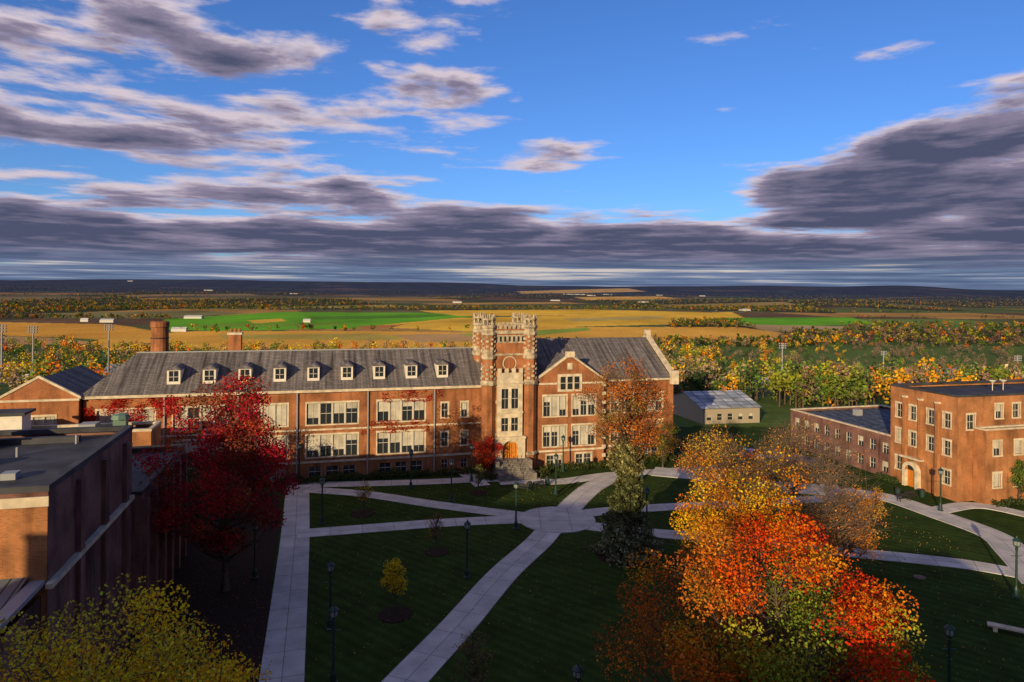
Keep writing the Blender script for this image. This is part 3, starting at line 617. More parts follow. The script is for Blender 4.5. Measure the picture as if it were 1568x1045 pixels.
# viewpoint hall behind the camera, unseen; block heights shaped to shade the quad
B=Bld('unseen_shade_hall'); wc_=W((0,-3),(1,0),(0,1))
mk=lambda x0,x1,zs:[(float(a),float(a+1.6),z,z+2.2) for a in np.arange(x0+2,x1-2,4.0) for z in zs]
flat_block(B,wc_,-46,-14,-20,0,0,25.2,'brick','stone',fops=mk(-46,-14,(2,6.5,11,15.5,20)),surround=False)
flat_block(B,wc_,-13.9,11,-20,0,0,21.0,'brick','stone',fops=mk(-14,11,(2,6.5,11,15.5)),surround=False)
flat_block(B,wc_,-80,-46.1,-20,0,0,15,'brick','stone')
B.done()
def house(x,y,wd,dp,h,rh,ang,wc,rc,name='house',flat=False):
    z=float(hgt(x,y)); a=math.radians(ang); B=Bld(name); w=W((x,y),(math.cos(a),math.sin(a)),(math.sin(a),-math.cos(a)),z)
    ops=[(-wd/2+.8+k*2.4,-wd/2+2.0+k*2.4,zz,zz+1.3) for k in range(int((wd-1)/2.4)) for zz in ([1.0,3.7] if h>5 else [1.0])]
    wl=B('walls',wc); wall(wl,w,-wd/2,wd/2,-4,h,ops,n=dp/2)
    for o in ops: window(B,w,o,1,n=dp/2,surround=False,blind=.3,bars=1)
    wall(wl,w,-wd/2,wd/2,-4,h,[],n=-dp/2)
    for aa in (-wd/2,wd/2):
        pts=[w.p(aa,-dp/2,-4),w.p(aa,dp/2,-4),w.p(aa,dp/2,h)]+([] if flat else [w.p(aa,0,h+rh)])+[w.p(aa,-dp/2,h)]; wl.poly(pts,[(p.y,p.z) for p in pts])
    if flat:
        box(B('roof',rc),w,-wd/2-.3,wd/2+.3,-dp/2-.3,dp/2+.3,h,h+.5)
    else:
        gable_roof(B('roof',rc),w,-wd/2-.4,wd/2+.4,-dp/2,dp/2,h,h+rh); box(B('chimney','brick'),w,wd*.2,wd*.2+.7,-.4,.3,h+rh*.5,h+rh+.9)
    B.done()
M['roof_l']=simple('pale_roof',(.5,.5,.5),.7,.2,.15); M['roof_b']=simple('brown_roof',(.16,.10,.07),.85,1,.3); M['roof_g']=simple('grey_roof',(.18,.18,.19),.85,1,.3); M['siding']=simple('white_siding',(.55,.52,.47),.7); M['siding2']=simple('tan_siding',(.36,.30,.22),.7)
M['gh']=brickmat('panel_roof',(.26,.30,.34),(.48,.50,.53),(.16,.16,.18),bw=2.6,bh=1.6,ms=.15,offset=0,namt=.5,rough=.7)
house(44.5,152,13,17,3.6,2.2,12,'siding2','gh','panel_roofed_hall')
hs=[]
for px,Y,wd,dp,h,rh,ang,wc,rc,fl in [(1085,225,10,8,4.5,2.6,10,'brick','roof_b',0),(1140,245,10,8,4.5,2.6,40,'siding2','roof_g',0),(1190,235,20,11,3.5,0,12,'siding','roof_l',1),(1250,225,14,10,3.5,0,20,'siding2','roof_l',1),(1290,255,11,8,4.5,2.6,15,'siding','roof_b',0),(1150,310,12,9,5,3,-20,'brick','roof_g',0),(1220,330,24,12,4.5,0,10,'siding','roof_l',1),(1120,380,16,10,6,3,30,'siding','roof_g',0),(1340,300,12,9,5.5,3,0,'siding','roof_g',0),(1420,340,18,10,5.5,3,20,'brick','roof_b',0),(1500,260,14,10,5.5,3,-15,'siding2','roof_b',0),(1545,320,12,9,5.5,3,30,'siding','roof_g',0),(1070,300,12,9,5.5,3,0,'siding','roof_g',0),(1185,560,26,16,6,0,10,'siding','roof_l',1),(1370,520,40,14,7,0,5,'siding2','roof_l',1),(60,420,20,10,6,3,10,'siding','roof_g',0),(20,330,24,12,5,0,10,'siding2','roof_l',1),(200,300,18,10,6,3,0,'siding2','roof_g',0),(130,360,14,9,5.5,3,30,'siding','roof_g',0),(1260,420,14,9,5.5,3,-10,'brick','roof_b',0),(1460,450,20,12,5.5,3,10,'siding','roof_g',0),(1320,380,14,9,5.5,3,20,'siding','roof_b',0),(1400,270,13,9,5.5,3,-10,'siding','roof_g',0),(1450,230,14,9,5.5,3,25,'brick','roof_g',0),(1210,275,10,8,4.5,3,70,'siding','roof_b',0),(1055,400,18,10,6,3,5,'siding','roof_b',0),(1280,470,16,10,6,3,5,'siding','roof_g',0),(1150,470,16,10,6,3,25,'siding','roof_b',0)]:
    X=(px-784)/FL*Y; hs.append((X,Y,wd)); house(X,Y,wd,dp,h,rh,ang,wc,rc,'town_house',bool(fl))
for px,py,wd in ((297,486,36),(165,492,24),(130,491,14),(275,506,22),(470,492,14),(1140,474,36),(885,453,110),(930,451,90),(850,459,50),(60,438,90),(985,462,50),(320,446,80),(700,462,40),(1075,453,50),(868,451,80),(905,454,60),(200,441,70),(1010,452,60),(450,449,60)):
    x,y=gp(px,py+2,FZ) ; z=float(hgt(x,y)); w=W((x,y),(1,.1),(.1,-1),z); B=Bld('farm_building'); dd=wd*.22; box(B('walls','siding'),w,-wd/2,wd/2,-dd,dd,-5,4.5); gable_roof(B('roof','roof_l'),w,-wd/2,wd/2,-dd,dd,4.5,7); B.done()
# ------------------------------------------------------------- street furniture
def lathe_obj(mb,prof,k=10):
    lathe(mb,W((0,0),(1,0),(0,1)),0,0,prof,k)
p=MB(); lathe_obj(p,[(.24,0),(.24,.12),(.17,.2),(.15,.7),(.1,.85),(.075,1.0),(.06,4.1),(.09,4.15),(.09,4.25),(.05,4.3),(.14,4.45),(.16,4.5),(.0,4.5)]); box(p,W((0,0),(1,0),(0,1)),-.35,.35,-.02,.02,3.6,3.64)
g_=MB(); lathe_obj(g_,[(.14,4.5),(.2,4.62),(.2,4.85),(.17,4.95)]); c_=MB(); lathe_obj(c_,[(.24,4.93),(.25,4.97),(.14,5.12),(.06,5.2),(.03,5.35),(0,5.36)])
for q in range(6):
    t=q*math.pi/3; lathe(c_,W((0,0),(1,0),(0,1)),.2*math.cos(t),.2*math.sin(t),[(.02,4.5),(.02,4.95)],4)
me_p=p.build('lp',M['green_metal']); me_g=g_.build('lg',M['lampglass']); me_c=c_.build('lc',M['green_metal'])
def lamp(x,y,z=0,sc=1.05):
    e=bpy.data.objects.new('street_lamp',None); scene.collection.objects.link(e); e.location=(x,y,z); e.scale=(sc*1.35,sc*1.35,sc)
    for n_,s_ in (('post',me_p),('globe',me_g),('cap',me_c)):
        o=bpy.data.objects.new(n_,s_.data); scene.collection.objects.link(o); o.parent=e
for q in [(493,803),(629,748),(691,767),(715,885),(790,810),(851,757),(722,738),(458,738),(390,886),(990,820),(1440,783),(1556,915),(862,722),(1303,846),(1140,740),(983,735),(416,800)]: lamp(*gp(*q))
for px,py in [(506,862),(511,930),(1454,958),(885,1020)]:
    lamp(*gp(px,py,5.4))
for o in (me_p,me_g,me_c): bpy.data.objects.remove(o)
def bench(x,y,ang,col='dark_metal'):
    B=Bld('park_bench'); a=math.radians(ang); w=W((x,y),(math.cos(a),math.sin(a)),(math.sin(a),-math.cos(a)))
    for k in range(4): box(B('seat_slats',col),w,-.9,.9,-.22+k*.12,-.13+k*.12,.42,.46)
    for k in range(4): box(B('back_slats',col),w,-.9,.9,-.32,-.28,.55+k*.11,.63+k*.11)
    for k in (-.8,.8): box(B('legs',col),w,k-.04,k+.04,-.28,-.2,0,.95); box(B('legs',col),w,k-.04,k+.04,.2,.26,0,.65); box(B('arm_rests',col),w,k-.04,k+.04,-.2,.26,.62,.66)
    B.done()
def bin_(x,y):
    B=Bld('litter_bin'); w=W((x,y),(1,0),(0,1)); lathe(B('body','green_metal'),w,0,0,[(.28,0),(.34,.1),(.34,.95)],12); lathe(B('lid','dark_metal'),w,0,0,[(.37,.95),(.37,1.02),(.2,1.15),(0,1.18)],12); B.done()
for q,a in (((826,748),30),((800,752),-20),((1384,768),15),((1395,764),15)): bench(*gp(*q),a)
for q in ((811,750),(1412,762),(838,742),(1375,760)): bin_(*gp(*q))
x,y=gp(1552,972); B=Bld('stone_bench'); w=W((x,y),(.85,-.5),(.5,.85)); box(B('slab','stone'),w,-1.8,1.8,-.35,.35,.4,.52); box(B('foot_1','stone'),w,-1.4,-1.1,-.3,.3,0,.4); box(B('foot_2','stone'),w,1.1,1.4,-.3,.3,0,.4); B.done()
x,y=gp(1408,884); disc(x,y,.55,.03,'manhole_cover',M['roof_b'],20)
def car(x,y,ang,col,z=0):
    nm='car_paint_%d'%int(x*10); M[nm]=simple(nm,col,.3,0,0,.6); B=Bld('parked_car'); a=math.radians(ang); w=W((x,y),(math.cos(a),math.sin(a)),(-math.sin(a),math.cos(a)),z)
    prof=[(-2.2,.35),(-2.25,.75),(-2.0,.95),(-1.3,1.0),(-.7,1.42),(.7,1.45),(1.35,1.02),(2.1,.9),(2.25,.6),(2.2,.35)]
    b=B('body',nm); hw=lambda z_:.9 if z_<1.1 else .7
    for i in range(len(prof)):
        p0=prof[i];p1=prof[(i+1)%len(prof)]; b.poly([w.p(p0[0],-hw(p0[1]),p0[1]),w.p(p1[0],-hw(p1[1]),p1[1]),w.p(p1[0],hw(p1[1]),p1[1]),w.p(p0[0],hw(p0[1]),p0[1])])
    for s in (-1,1): b.poly([w.p(q[0],s*hw(q[1]),q[1]) for q in prof]); B('side_windows','glass').poly([w.p(q[0],s*(hw(q[1])+.012),q[1]) for q in ((-1.0,1.05),(-.6,1.36),(.6,1.38),(1.0,1.05))])
    for p0,p1 in (((-1.2,1.07),(-.75,1.4)),((1.28,1.09),(.76,1.43))): 
        g=B('windscreens','glass'); g.poly([w.p(p0[0],-.8,p0[1]+.02),w.p(p1[0],-.62,p1[1]+.02),w.p(p1[0],.62,p1[1]+.02),w.p(p0[0],.8,p0[1]+.02)])
    for a_ in (-1.35,1.35):
        for s in (-1,1):
            t_=B('wheels','dark_metal')
            ring_=[(a_+.33*math.cos(2*math.pi*i/12),.33+.33*math.sin(2*math.pi*i/12)) for i in range(12)]
            t_.poly([w.p(u,s*.93,v) for u,v in ring_])
            for i in range(12): u0,v0=ring_[i];u1,v1=ring_[(i+1)%12]; t_.poly([w.p(u0,s*.93,v0),w.p(u1,s*.93,v1),w.p(u1,s*.72,v1),w.p(u0,s*.72,v0)])
    B.done()
for q,a,c in (((1222,712),20,(.02,.05,.35)),((1180,706),25,(.5,.5,.5)),((1150,702),20,(.3,.02,.02)),((1252,716),20,(.05,.05,.06))): car(*gp(*q),a,c)
def sportlight(px,ptop,Y):
    X,_,Z=at(px,ptop,Y); z=float(hgt(X,Y)); B=Bld('floodlight_pole'); w=W((X,Y),(1,0),(0,-1)); lathe(B('pole','grey_metal'),w,0,0,[(.4,z-1),(.25,Z)],8)
    for r_ in range(3):
        box(B('crossbars','grey_metal'),w,-1.9,1.9,-.1,.1,Z-.4-r_*1.0,Z-.25-r_*1.0)
        for k in range(4): lathe(B('lamps','grey_metal'),w,-1.5+k*1.0,.3,[(.1,Z-.6-r_*1.0),(.33,Z-.2-r_*1.0),(.28,Z+.1-r_*1.0),(0,Z+.1-r_*1.0)],8)
    B.done()
POLES=[(3,498,245),(51,500,262),(167,497,290),(1353,538,420),(1198,526,330),(1558,545,330)]
for q in POLES: sportlight(*q)
# ------------------------------------------------------------- distant trees
def blobs(name,X,Y,Hs,cols,nq,qs,rng,trunk=True,mat='leaf_far'):
    N=len(X); Z=hgt(X,Y); ns=8
    sub=rng.normal(size=(N,ns,3)); sub/=np.linalg.norm(sub,axis=2)[...,None]; sub*=rng.uniform(.25,.95,(N,ns,1))
    pick=rng.integers(0,ns,(N,nq)); c=np.take_along_axis(sub,pick[...,None].repeat(3,2),1)
    d=rng.normal(size=(N,nq,3)); d/=np.linalg.norm(d,axis=2)[...,None]; p=c+d*.38*rng.uniform(.6,1,(N,nq,1))
    wdt=Hs*rng.uniform(.33,.52,N)
    P=np.empty((N,nq,3)); P[...,0]=X[:,None]+p[...,0]*wdt[:,None]; P[...,1]=Y[:,None]+p[...,1]*wdt[:,None]; P[...,2]=Z[:,None]+Hs[:,None]*(.55+.42*p[...,2])
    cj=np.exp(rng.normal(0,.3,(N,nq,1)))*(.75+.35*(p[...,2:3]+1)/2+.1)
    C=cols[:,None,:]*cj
    S=(Hs[:,None]*qs*rng.uniform(.7,1.3,(N,nq)))
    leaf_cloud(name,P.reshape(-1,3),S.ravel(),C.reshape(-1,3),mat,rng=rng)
    if trunk:
        e=bpy.data.objects.new(name+'_trunks',None); 
        segs=[(np.array([X[i],Y[i],Z[i]-1]),np.array([X[i],Y[i],Z[i]+Hs[i]*.7]),.3,.1) for i in range(N)]
        scene.collection.objects.link(e); tubes('trunks',segs,'bark',e,4)
PALM=np.array([(.13,.18,.03),(.08,.14,.03),(.24,.25,.03),(.60,.40,.03),(.70,.32,.02),(.62,.15,.02),(.28,.19,.12),(.04,.07,.025),(.36,.32,.05),(.22,.14,.09)])
rng=np.random.default_rng(11)
def treecols(rng,w,n,pal=PALM): return pal[rng.choice(len(pal),n,p=np.array(w)/sum(w))]
def filt(X,Y,pad=9):
    m=~infield(X,Y)
    for hx,hy,wd in hs+[(44.5,152,13)]: m&=((X-hx)**2+(Y-hy)**2>(wd*.5+4)**2) & ~((np.abs(X-hx*(Y/hy))<wd*.32)&(Y<hy)&(Y>hy-28))
    for px,_,py_ in POLES[:3]: m&=~((np.abs(X/Y-(px-784)/FL)<.014)&(Y<py_)&(Y>py_-90))
    return m
n=1700; a=rng.uniform(.19,.86,n); Y=np.exp(rng.uniform(math.log(155),math.log(900),n)); X=a*Y; k=filt(X,Y)&((Y>165)|(X>75))&~((X<52)&(Y<170)); X=X[k];Y=Y[k]
tc_=treecols(rng,[5,5,3,2.0,2.2,1.3,4,4,2.2,4],len(X)); br=(X/Y>.5)&(Y>550)&(rng.random(len(X))<.7); tc_[br]=(.20,.14,.10)
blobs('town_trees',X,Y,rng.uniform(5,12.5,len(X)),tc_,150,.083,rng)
n=400; a=rng.uniform(-.9,-.5,n); Y=np.exp(rng.uniform(math.log(150),math.log(850),n)); X=a*Y; k=filt(X,Y); X=X[k];Y=Y[k]
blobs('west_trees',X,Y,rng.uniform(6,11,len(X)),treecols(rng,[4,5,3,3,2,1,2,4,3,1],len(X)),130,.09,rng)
n=900; a=rng.uniform(-.8,.3,n); Y=rng.uniform(520,800,n); X=a*Y; k=filt(X,Y); X=X[k];Y=Y[k]
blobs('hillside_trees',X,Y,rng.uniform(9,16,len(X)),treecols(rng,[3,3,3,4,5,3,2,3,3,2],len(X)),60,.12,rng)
n=30000; a=rng.uniform(-.85,.85,n); Y=np.exp(rng.uniform(math.log(850),math.log(7500),n)); X=a*Y
xr=X*.985+Y*.17; yr=-X*.17+Y*.985; cy_=np.floor(yr/420); fr=(np.abs((yr/420+.25*np.sin(xr/900))%1-.5)>.47)&(hsh(cy_,np.floor(xr/600))>.45)
k=(woods(X,Y)|(fr)|((a>.33)&(Y>900)&(Y<1500)&(rng.random(n)<.55)))&~infield(X,Y); X=X[k];Y=Y[k]
haze_fade=(sst(Y,1800,7000)*.85)[:,None]; col=treecols(rng,[4,4,2,1,2,1,6,6,2,5],len(X))*.62*(1-haze_fade)+haze_fade*np.array([.04,.055,.10])  # distant crowns carry the haze in their colour too
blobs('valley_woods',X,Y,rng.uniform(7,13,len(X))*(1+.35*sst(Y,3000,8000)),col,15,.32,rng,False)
pt=[gp(px,py,FZ) for px,py in [(rng.uniform(1030,1133),rng.uniform(494,503)) for _ in range(160)]+[(rng.uniform(-50,1250),rng.uniform(471,476)) for _ in range(1300)]+[(rng.uniform(-20,260),rng.uniform(487,490)) for _ in range(120)]+[(rng.uniform(455,480),rng.uniform(505,508)) for _ in range(8)]+[(rng.uniform(325,335),rng.uniform(508,512)) for _ in range(4)]+[(rng.uniform(260,720),rng.uniform(507,508.5)) for _ in range(25)]]
X=np.array([p[0] for p in pt]);Y=np.array([p[1] for p in pt])
blobs('field_edge_trees',X,Y,rng.uniform(8,14,len(X)),treecols(rng,[5,4,2,1,2,.8,4,5,2,3],len(X))*.6,30,.22,rng,False)
# ------------------------------------------------------------- hero trees
def pal_of(*cs):
    cs=[np.array(c) for c in cs]
    return lambda rel,rng: cs[rng.integers(len(cs))]
x,y=gp(345,905); 
tree('red_maple_tree',x,y,20.3,6.3,4.0,125,230,.23,pal_of((.48,.02,.03),(.38,.015,.03),(.55,.035,.03),(.26,.02,.03),(.46,.08,.03),(.20,.05,.03)),.3,seed=3,cr=1.35,spread=.5)
def pal_front(rel,rng):
    r=rng.random(); h=rel[0]+.3*rng.normal()
    if rel[2]<.5 and abs(rel[0])<.55 and r<.48: return [(.20,.28,.03),(.14,.22,.03),(.36,.34,.03)][rng.integers(3)]
    if h>.1: return [(.84,.07,.008),(.82,.16,.01),(.66,.04,.01),(.80,.28,.015)][rng.integers(4)]
    if h<-.25: return [(.58,.19,.02),(.50,.12,.02),(.32,.11,.03),(.66,.26,.02)][rng.integers(4)]
    return [(.82,.17,.012),(.60,.34,.03),(.24,.27,.03),(.82,.10,.01)][rng.integers(4)]
X,Y_,Z_=at(1190,812,37)
tree('orange_maple_tree',X,37,Z_,8.6,2.0,190,400,.165,pal_front,.4,seed=5,cr=1.45,spread=.5)
X,Y_,Z_=at(1140,645,52)
tree('yellow_maple_tree',X,52,Z_,5.0,3.5,120,280,.18,pal_of((.84,.40,.01),(.84,.32,.01),(.74,.24,.015),(.82,.48,.02),(.55,.20,.02)),.3,seed=9,cr=1.1,twigs=12,twlen=1.7,leaffn=lambda q:1.1 if q[2]<.25 else (.45 if q[2]<.5 else .1))
X,Y_,Z_=at(1270,655,60)
tree('bare_tree',X,60,Z_,4.6,4,80,70,.17,pal_of((.55,.20,.04),(.42,.17,.06),(.62,.22,.03)),.26,seed=12,cr=1.2,twigs=13,twlen=1.9,twr=.02,bark='bark_p',leaffn=lambda q:1.8 if q[2]<-.2 else .15)
X,Y_,Z_=at(1215,640,82)
tree('bare_tree',X,82,Z_,4.4,4,55,30,.2,pal_of((.45,.28,.08),(.5,.22,.06)),.22,seed=14,cr=1.2,twigs=12,twlen=2.0,twr=.02,bark='bark_p')
X,Y_,Z_=at(1085,655,80)
tree('bare_tree',X,80,Z_,4.0,4,60,80,.2,pal_of((.65,.30,.04),(.55,.18,.04),(.6,.36,.04)),.22,seed=15,cr=1.2,twigs=11,twlen=1.7,twr=.02,bark='bark_p')
X,Y_,Z_=at(150,925,23)
tree('yellow_locust_tree',X-.3,23,Z_,6.4,7,170,260,.14,pal_of((.85,.54,.02),(.70,.48,.03),(.46,.40,.04),(.85,.44,.02)),.3,seed=21,cr=1.1,twlen=1.0)
X,Y_,Z_=at(725,962,45)
tree('young_tree',X,45,Z_,1.5,1.2,40,30,.1,pal_of((.20,.20,.05),(.3,.2,.05)),.07,seed=22,cr=.45,twigs=9)
x,y=gp(960,850)
e=tree('ivy_clad_tree',x,y,21.4,4.3,9.6,95,120,.2,pal_of((.52,.15,.03),(.60,.19,.03),(.42,.13,.03),(.28,.19,.05)),.5,seed=31,cr=1.1,twigs=12,twlen=1.5,twr=.02,leaffn=lambda q:1.1 if q[2]<.2 else .8)
rg=np.random.default_rng(5)
n=22000; z=rg.uniform(0,1,n)**1.15*12.3; ang=rg.uniform(0,2*math.pi,n)
prof=np.interp(z,[0,1.2,3,5,7,8.2,9.2,10.5,11.5,12.4],[2.9,2.6,2.1,1.6,1.15,1.0,1.4,1.75,1.1,.2]); lump=1+.2*np.sin(ang*3+z*1.2)+.18*np.sin(ang*5-z*2.1)+.15*np.sin(z*5+ang*2)
rr_=prof*lump*rg.uniform(.75,1.08,n)
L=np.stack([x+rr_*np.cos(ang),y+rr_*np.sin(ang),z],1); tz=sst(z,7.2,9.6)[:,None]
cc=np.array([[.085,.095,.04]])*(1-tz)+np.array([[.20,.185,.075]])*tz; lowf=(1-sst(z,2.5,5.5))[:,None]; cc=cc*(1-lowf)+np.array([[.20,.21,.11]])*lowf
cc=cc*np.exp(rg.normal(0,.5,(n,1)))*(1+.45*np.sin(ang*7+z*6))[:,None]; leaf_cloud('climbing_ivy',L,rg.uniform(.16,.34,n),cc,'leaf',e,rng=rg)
def ring(px,py,ptop,pal,nl,w=1.1,seed=1):
    x,y=gp(px,py); Z=CH-uvp(px,ptop)[1]*y/FL; tree('young_tree',x,y,Z,w,Z*.3,34,nl,.14,pal,.06,seed=seed,cr=.42,twigs=8)
ring(604,940,850,pal_of((.82,.52,.02),(.66,.5,.03)),70,1.0,41); ring(668,846,785,pal_of((.5,.2,.04)),7,1.1,42); ring(556,787,735,pal_of((.6,.38,.03)),14,1.1,43)
ring(733,755,712,pal_of((.2,.22,.05)),20,1.0,44); ring(1342,798,745,pal_of((.5,.25,.05)),25,1.2,45); ring(1115,745,700,pal_of((.5,.35,.05)),25,1.4,46)
def ft(px,py,ptop,w,pal,nl,seed,name='ornamental_tree',ls=.2,nc=50):
    x,y=gp(px,py); Z=CH-uvp(px,ptop)[1]*y/FL; tree(name,x,y,Z,w,Z*.22,nc,nl,ls,pal,.12,seed=seed,cr=w*.3,twigs=8)
ft(742,728,668,2.2,pal_of((.60,.05,.03),(.5,.08,.03),(.66,.10,.03)),110,51)
ft(567,716,636,2.2,pal_of((.22,.06,.03),(.30,.07,.03)),90,52); ft(660,716,640,2.0,pal_of((.5,.44,.05),(.28,.30,.04),(.4,.18,.03)),90,53)
ft(650,705,594,1.9,pal_of((.5,.03,.04),(.42,.02,.03)),80,54); ft(735,712,650,1.6,pal_of((.2,.25,.04),(.4,.34,.04)),90,55); ft(818,712,648,1.6,pal_of((.16,.22,.04),(.34,.28,.04)),90,56)
ft(1015,716,640,2.4,pal_of((.18,.2,.04),(.45,.25,.04)),80,57); ft(985,716,630,2.2,pal_of((.5,.17,.04),(.34,.16,.04)),50,58)
ft(372,770,640,3.4,pal_of((.08,.12,.03),(.34,.06,.03)),100,59); ft(300,800,690,4.0,pal_of((.045,.065,.02),(.08,.09,.025)),120,60); ft(245,830,760,3.0,pal_of((.04,.06,.02),(.07,.08,.025)),120,61)
ft(1560,770,705,1.8,pal_of((.12,.18,.04),(.18,.22,.04)),90,62); ft(1180,760,690,3.0,pal_of((.4,.22,.08),(.5,.26,.06)),40,63); ft(1240,830,770,2.6,pal_of((.25,.2,.05),(.45,.2,.05)),90,64); ft(1310,820,745,3.0,pal_of((.6,.24,.04),(.55,.3,.05)),70,65)
def ivy(w,a0,a1,z0,z1,n,col,seed,nn=0.):
    rg=np.random.default_rng(seed); a=rg.uniform(a0,a1,n); z=rg.uniform(z0,z1,n)
    k=(sn(a*1.1,z*1.3,seed)+.4*sn(a*3,z*3,seed+2)+rg.normal(0,.25,n))>.0; a=a[k]; z=z[k]; o=rg.uniform(.05,.3,len(a))
    L=np.array([tuple(w.p(a[i],nn+o[i],z[i])) for i in range(len(a))]); cc=np.array(col)[None]*np.exp(rg.normal(0,.35,(len(a),1)))
    leaf_cloud('wall_ivy',L,.2,cc,'leaf',rng=rg)
ivy(wm_,-58,-46,9.3,13.0,6500,(.50,.02,.02),1); ivy(wm_,-19,-10,10.8,12.8,1800,(.42,.03,.02),2); ivy(wm_,-22,-12,6.3,8.2,1700,(.42,.05,.02),3); ivy(wm_,-11,-3.8,4,10,1900,(.26,.09,.04),4)
def hedge(p0,p1,wd,h,n,col,seed):
    rg=np.random.default_rng(seed); p0=np.array(p0);p1=np.array(p1); t=rg.uniform(0,1,n); d=(p1-p0); nr=np.array([-d[1],d[0]])/np.linalg.norm(d)
    o=rg.uniform(-1,1,n)*wd/2; hh=h*(.75+.35*np.sin(t*40+seed)*np.sin(t*17)); z=rg.uniform(0,1,n)**.6*hh
    P_=p0+d*t[:,None]+nr*o[:,None]; L=np.column_stack([P_,z]); leaf_cloud('hedge',L,.24,np.array(col)[None]*np.exp(rg.normal(0,.35,(n,1))),'leaf',rng=rg)
f2=lambda a,n: tuple(wm_.p(a,n,0).xy)
hedge(f2(-38,1.4),f2(-12,1.4),1.6,1.3,5200,(.06,.085,.03),1); hedge(f2(-11,1.4),f2(-4.8,2.0),1.5,1.1,1500,(.1,.1,.03),2); hedge(f2(4.5,3.0),f2(16,2.8),1.5,1.1,2600,(.07,.09,.03),3); hedge(f2(17,1.4),f2(28,1.4),1.6,1.2,2400,(.08,.1,.03),4)
hedge(f2(-5.2,4.4),f2(-3.2,6.2),1.2,1.0,700,(.08,.09,.03),9); hedge(f2(3.2,6.2),f2(5.4,4.4),1.2,1.0,700,(.08,.09,.03),10)
hedge(wl2.p(-1,1.2,0).xy,wl2.p(2.5,1.2,0).xy,1.2,.9,800,(.06,.085,.03),6); hedge(wr_.p(3,2.8,0).xy,wr_.p(16,2.8,0).xy,1.2,.9,1600,(.06,.085,.03),7)
rg=np.random.default_rng(3); n=2500; a=rg.uniform(0,1,n); b_=rg.uniform(0,1,n); q=[gp(225+ (170+25*(1-bb))*aa, 1060-290*bb) for aa,bb in zip(a,b_)]
leaf_cloud('fallen_leaves',np.array([(p_[0],p_[1],.05) for p_ in q]),.1,np.array([(.3,.09,.04)])*np.exp(rg.normal(0,.5,(n,1))),rng=rg)
rg=np.random.default_rng(4); n=5000; X=rg.uniform(-22,50,n); Y=rg.uniform(40,98,n)
leaf_cloud('fallen_leaves',np.column_stack([X,Y,np.full(n,.09)]),.11,np.array([(.42,.24,.05)])*np.exp(rg.normal(0,.5,(n,1))),rng=rg)
# ------------------------------------------------------------- light
AZ=math.radians(205); EL=math.radians(14)
S=Vector((math.sin(AZ)*math.cos(EL),math.cos(AZ)*math.cos(EL),math.sin(EL)))
ld=bpy.data.lights.new('sun','SUN'); ld.energy=5.0; ld.angle=math.radians(.5); ld.color=(1,.77,.44)
lo=bpy.data.objects.new('sun',ld); scene.collection.objects.link(lo); lo.rotation_euler=S.to_track_quat('Z','Y').to_euler(); lo.location=(-50,-100,60)
# ------------------------------------------------------------- sky
world=bpy.data.worlds.new('World'); scene.world=world; world.use_nodes=True; nt=world.node_tree; N=nt.nodes; N.clear(); Lk=nt.links.new
out=N.new('ShaderNodeOutputWorld'); sky=N.new('ShaderNodeTexSky'); sky.sky_type='NISHITA'; sky.sun_disc=False; sky.sun_elevation=EL; sky.sun_rotation=AZ; sky.altitude=200; sky.ozone_density=2.5; sky.air_density=1.0; sky.dust_density=.4
hs_=N.new('ShaderNodeVectorMath'); hs_.operation='MULTIPLY'; hs_.inputs[1].default_value=(.58,.94,1.60); Lk(sky.outputs[0],hs_.inputs[0])
bg=N.new('ShaderNodeBackground'); bg.inputs[1].default_value=.095; Lk(hs_.outputs[0],bg.inputs[0])
tc=N.new('ShaderNodeTexCoord'); sp_=N.new('ShaderNodeSeparateXYZ'); Lk(tc.outputs['Generated'],sp_.inputs[0])
def mth(op,a,b=None,c=None,clamp=False):
    n=N.new('ShaderNodeMath'); n.operation=op; n.use_clamp=clamp
    for i,v in enumerate((a,b,c)):
        if v is None: continue
        if isinstance(v,(int,float)): n.inputs[i].default_value=v
        else: Lk(v,n.inputs[i])
    return n.outputs[0]
def rng_(v,a,b,c=0.,d=1.,sm=True):
    n=N.new('ShaderNodeMapRange'); n.interpolation_type='SMOOTHSTEP' if sm else 'LINEAR'
    Lk(v,n.inputs[0])
    for i,q in enumerate((a,b,c,d)): n.inputs[i+1].default_value=q
    return n.outputs[0]
x,y,z=sp_.outputs
hyp=mth('SQRT',mth('ADD',mth('MULTIPLY',x,x),mth('MULTIPLY',y,y))); e_=mth('DIVIDE',z,hyp); az=mth('ARCTAN2',x,y)
cv=N.new('ShaderNodeCombineXYZ'); Lk(mth('MULTIPLY',az,3.4),cv.inputs[0]); Lk(mth('MULTIPLY',mth('LOGARITHM',mth('ADD',mth('MAXIMUM',e_,0.),.07),math.e),3.4),cv.inputs[1])
def noise(scale,detail=8,rough=.55,off=(0,0,0),sx=1,sy=1,dist=0):
    m=N.new('ShaderNodeMapping'); m.inputs['Location'].default_value=off; m.inputs['Scale'].default_value=(sx,sy,1); Lk(cv.outputs[0],m.inputs[0])
    n=N.new('ShaderNodeTexNoise'); n.inputs['Scale'].default_value=scale; n.inputs['Detail'].default_value=detail; n.inputs['Roughness'].default_value=rough; n.inputs['Distortion'].default_value=dist; Lk(m.outputs[0],n.inputs['Vector']); return n.outputs[0]
n1=noise(1.9,8,.58,(3.1,1.7,0),.80,1.10,.15); n1u=noise(1.9,8,.58,(3.1,1.7+.14,0),.80,1.10,.15); n2_=noise(.7,3,.5,(8,2,0)); n3=noise(2.0,7,.58,(1,5,0),.85,1.25)
Bk=rng_(e_,.155,.075)
Lf=mth('MULTIPLY',rng_(az,.10,-.30),.56)
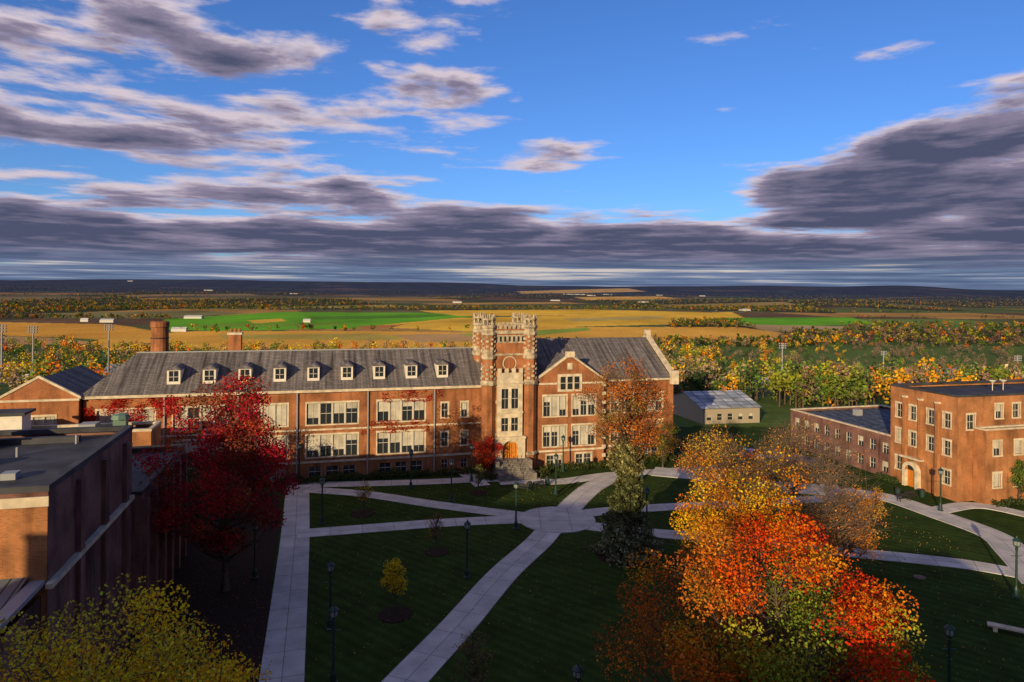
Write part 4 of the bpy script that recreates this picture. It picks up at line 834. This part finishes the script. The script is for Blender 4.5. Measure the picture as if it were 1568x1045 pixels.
etop=mth('MULTIPLY_ADD',az,.38,.012); Rt=mth('MULTIPLY',rng_(mth('SUBTRACT',etop,e_),-.05,.04),rng_(az,.22,.38))
Mid=mth('MULTIPLY',mth('MULTIPLY',rng_(az,.20,.0),rng_(mth('ABSOLUTE',mth('SUBTRACT',e_,.19)),.05,.0)),.44)
C_=mth('MAXIMUM',mth('MAXIMUM',mth('MAXIMUM',Bk,Lf),mth('MULTIPLY',Rt,.97)),Mid)
n1a=mth('MULTIPLY_ADD',mth('SUBTRACT',n1,.5),1.3,.5)
dens=mth('ADD',mth('ADD',n1a,mth('MULTIPLY',mth('SUBTRACT',n2_,.5),.5)),mth('MULTIPLY_ADD',C_,.53,-.21))
mask=rng_(dens,.46,.66); thick=rng_(dens,.54,.86)
light=mth('MULTIPLY',mth('SUBTRACT',n1,n1u),2.9)
cr_=N.new('ShaderNodeValToRGB'); el=cr_.color_ramp.elements; el[0].position=0; el[0].color=(.66,.57,.64,1); el[1].position=1; el[1].color=(.078,.088,.155,1)
m_=cr_.color_ramp.elements.new(.42); m_.color=(.26,.225,.33,1)
tk=mth('SUBTRACT',mth('ADD',mth('MULTIPLY',thick,1.02),mth('MULTIPLY',mth('SUBTRACT',n3,.5),-.9)),light,None,True); Lk(tk,cr_.inputs[0])
hz=N.new('ShaderNodeMix'); hz.data_type='RGBA'; Lk(mth('MULTIPLY',rng_(e_,.055,.018),.85),hz.inputs[0]); Lk(cr_.outputs[0],hz.inputs[6]); 
hc=N.new('ShaderNodeValToRGB'); hc.color_ramp.elements[0].position=.42; hc.color_ramp.elements[0].color=(.085,.13,.24,1); hc.color_ramp.elements[1].position=.68; hc.color_ramp.elements[1].color=(.78,.70,.62,1); hq=hc.color_ramp.elements.new(.55); hq.color=(.17,.24,.38,1)
glow=mth('MULTIPLY',mth('MULTIPLY',rng_(mth('ABSOLUTE',mth('SUBTRACT',az,.03)),.28,.0),rng_(mth('ABSOLUTE',mth('SUBTRACT',e_,.022)),.014,.0)),.17)
Lk(mth('ADD',noise(1.6,6,.58,(2,9,0),.8,3.2),glow),hc.inputs[0]); Lk(hc.outputs[0],hz.inputs[7])
bg2=N.new('ShaderNodeBackground'); bg2.inputs[1].default_value=1.0; Lk(hz.outputs[2],bg2.inputs[0])
ms=N.new('ShaderNodeMixShader'); Lk(mask,ms.inputs[0]); Lk(bg.outputs[0],ms.inputs[1]); Lk(bg2.outputs[0],ms.inputs[2]); Lk(ms.outputs[0],out.inputs[0])
# ------------------------------------------------------------- camera
cd=bpy.data.cameras.new('camera'); cd.sensor_width=36; cd.lens=FL/1568*36; cd.shift_y=-82.5/1568; cd.clip_start=.5; cd.clip_end=60000
co=bpy.data.objects.new('camera',cd); scene.collection.objects.link(co)
co.matrix_world=Matrix.Translation((0,0,CH))@Matrix.Rotation(math.radians(90),4,'X')@Matrix.Rotation(ROLL,4,'Z'); scene.camera=co
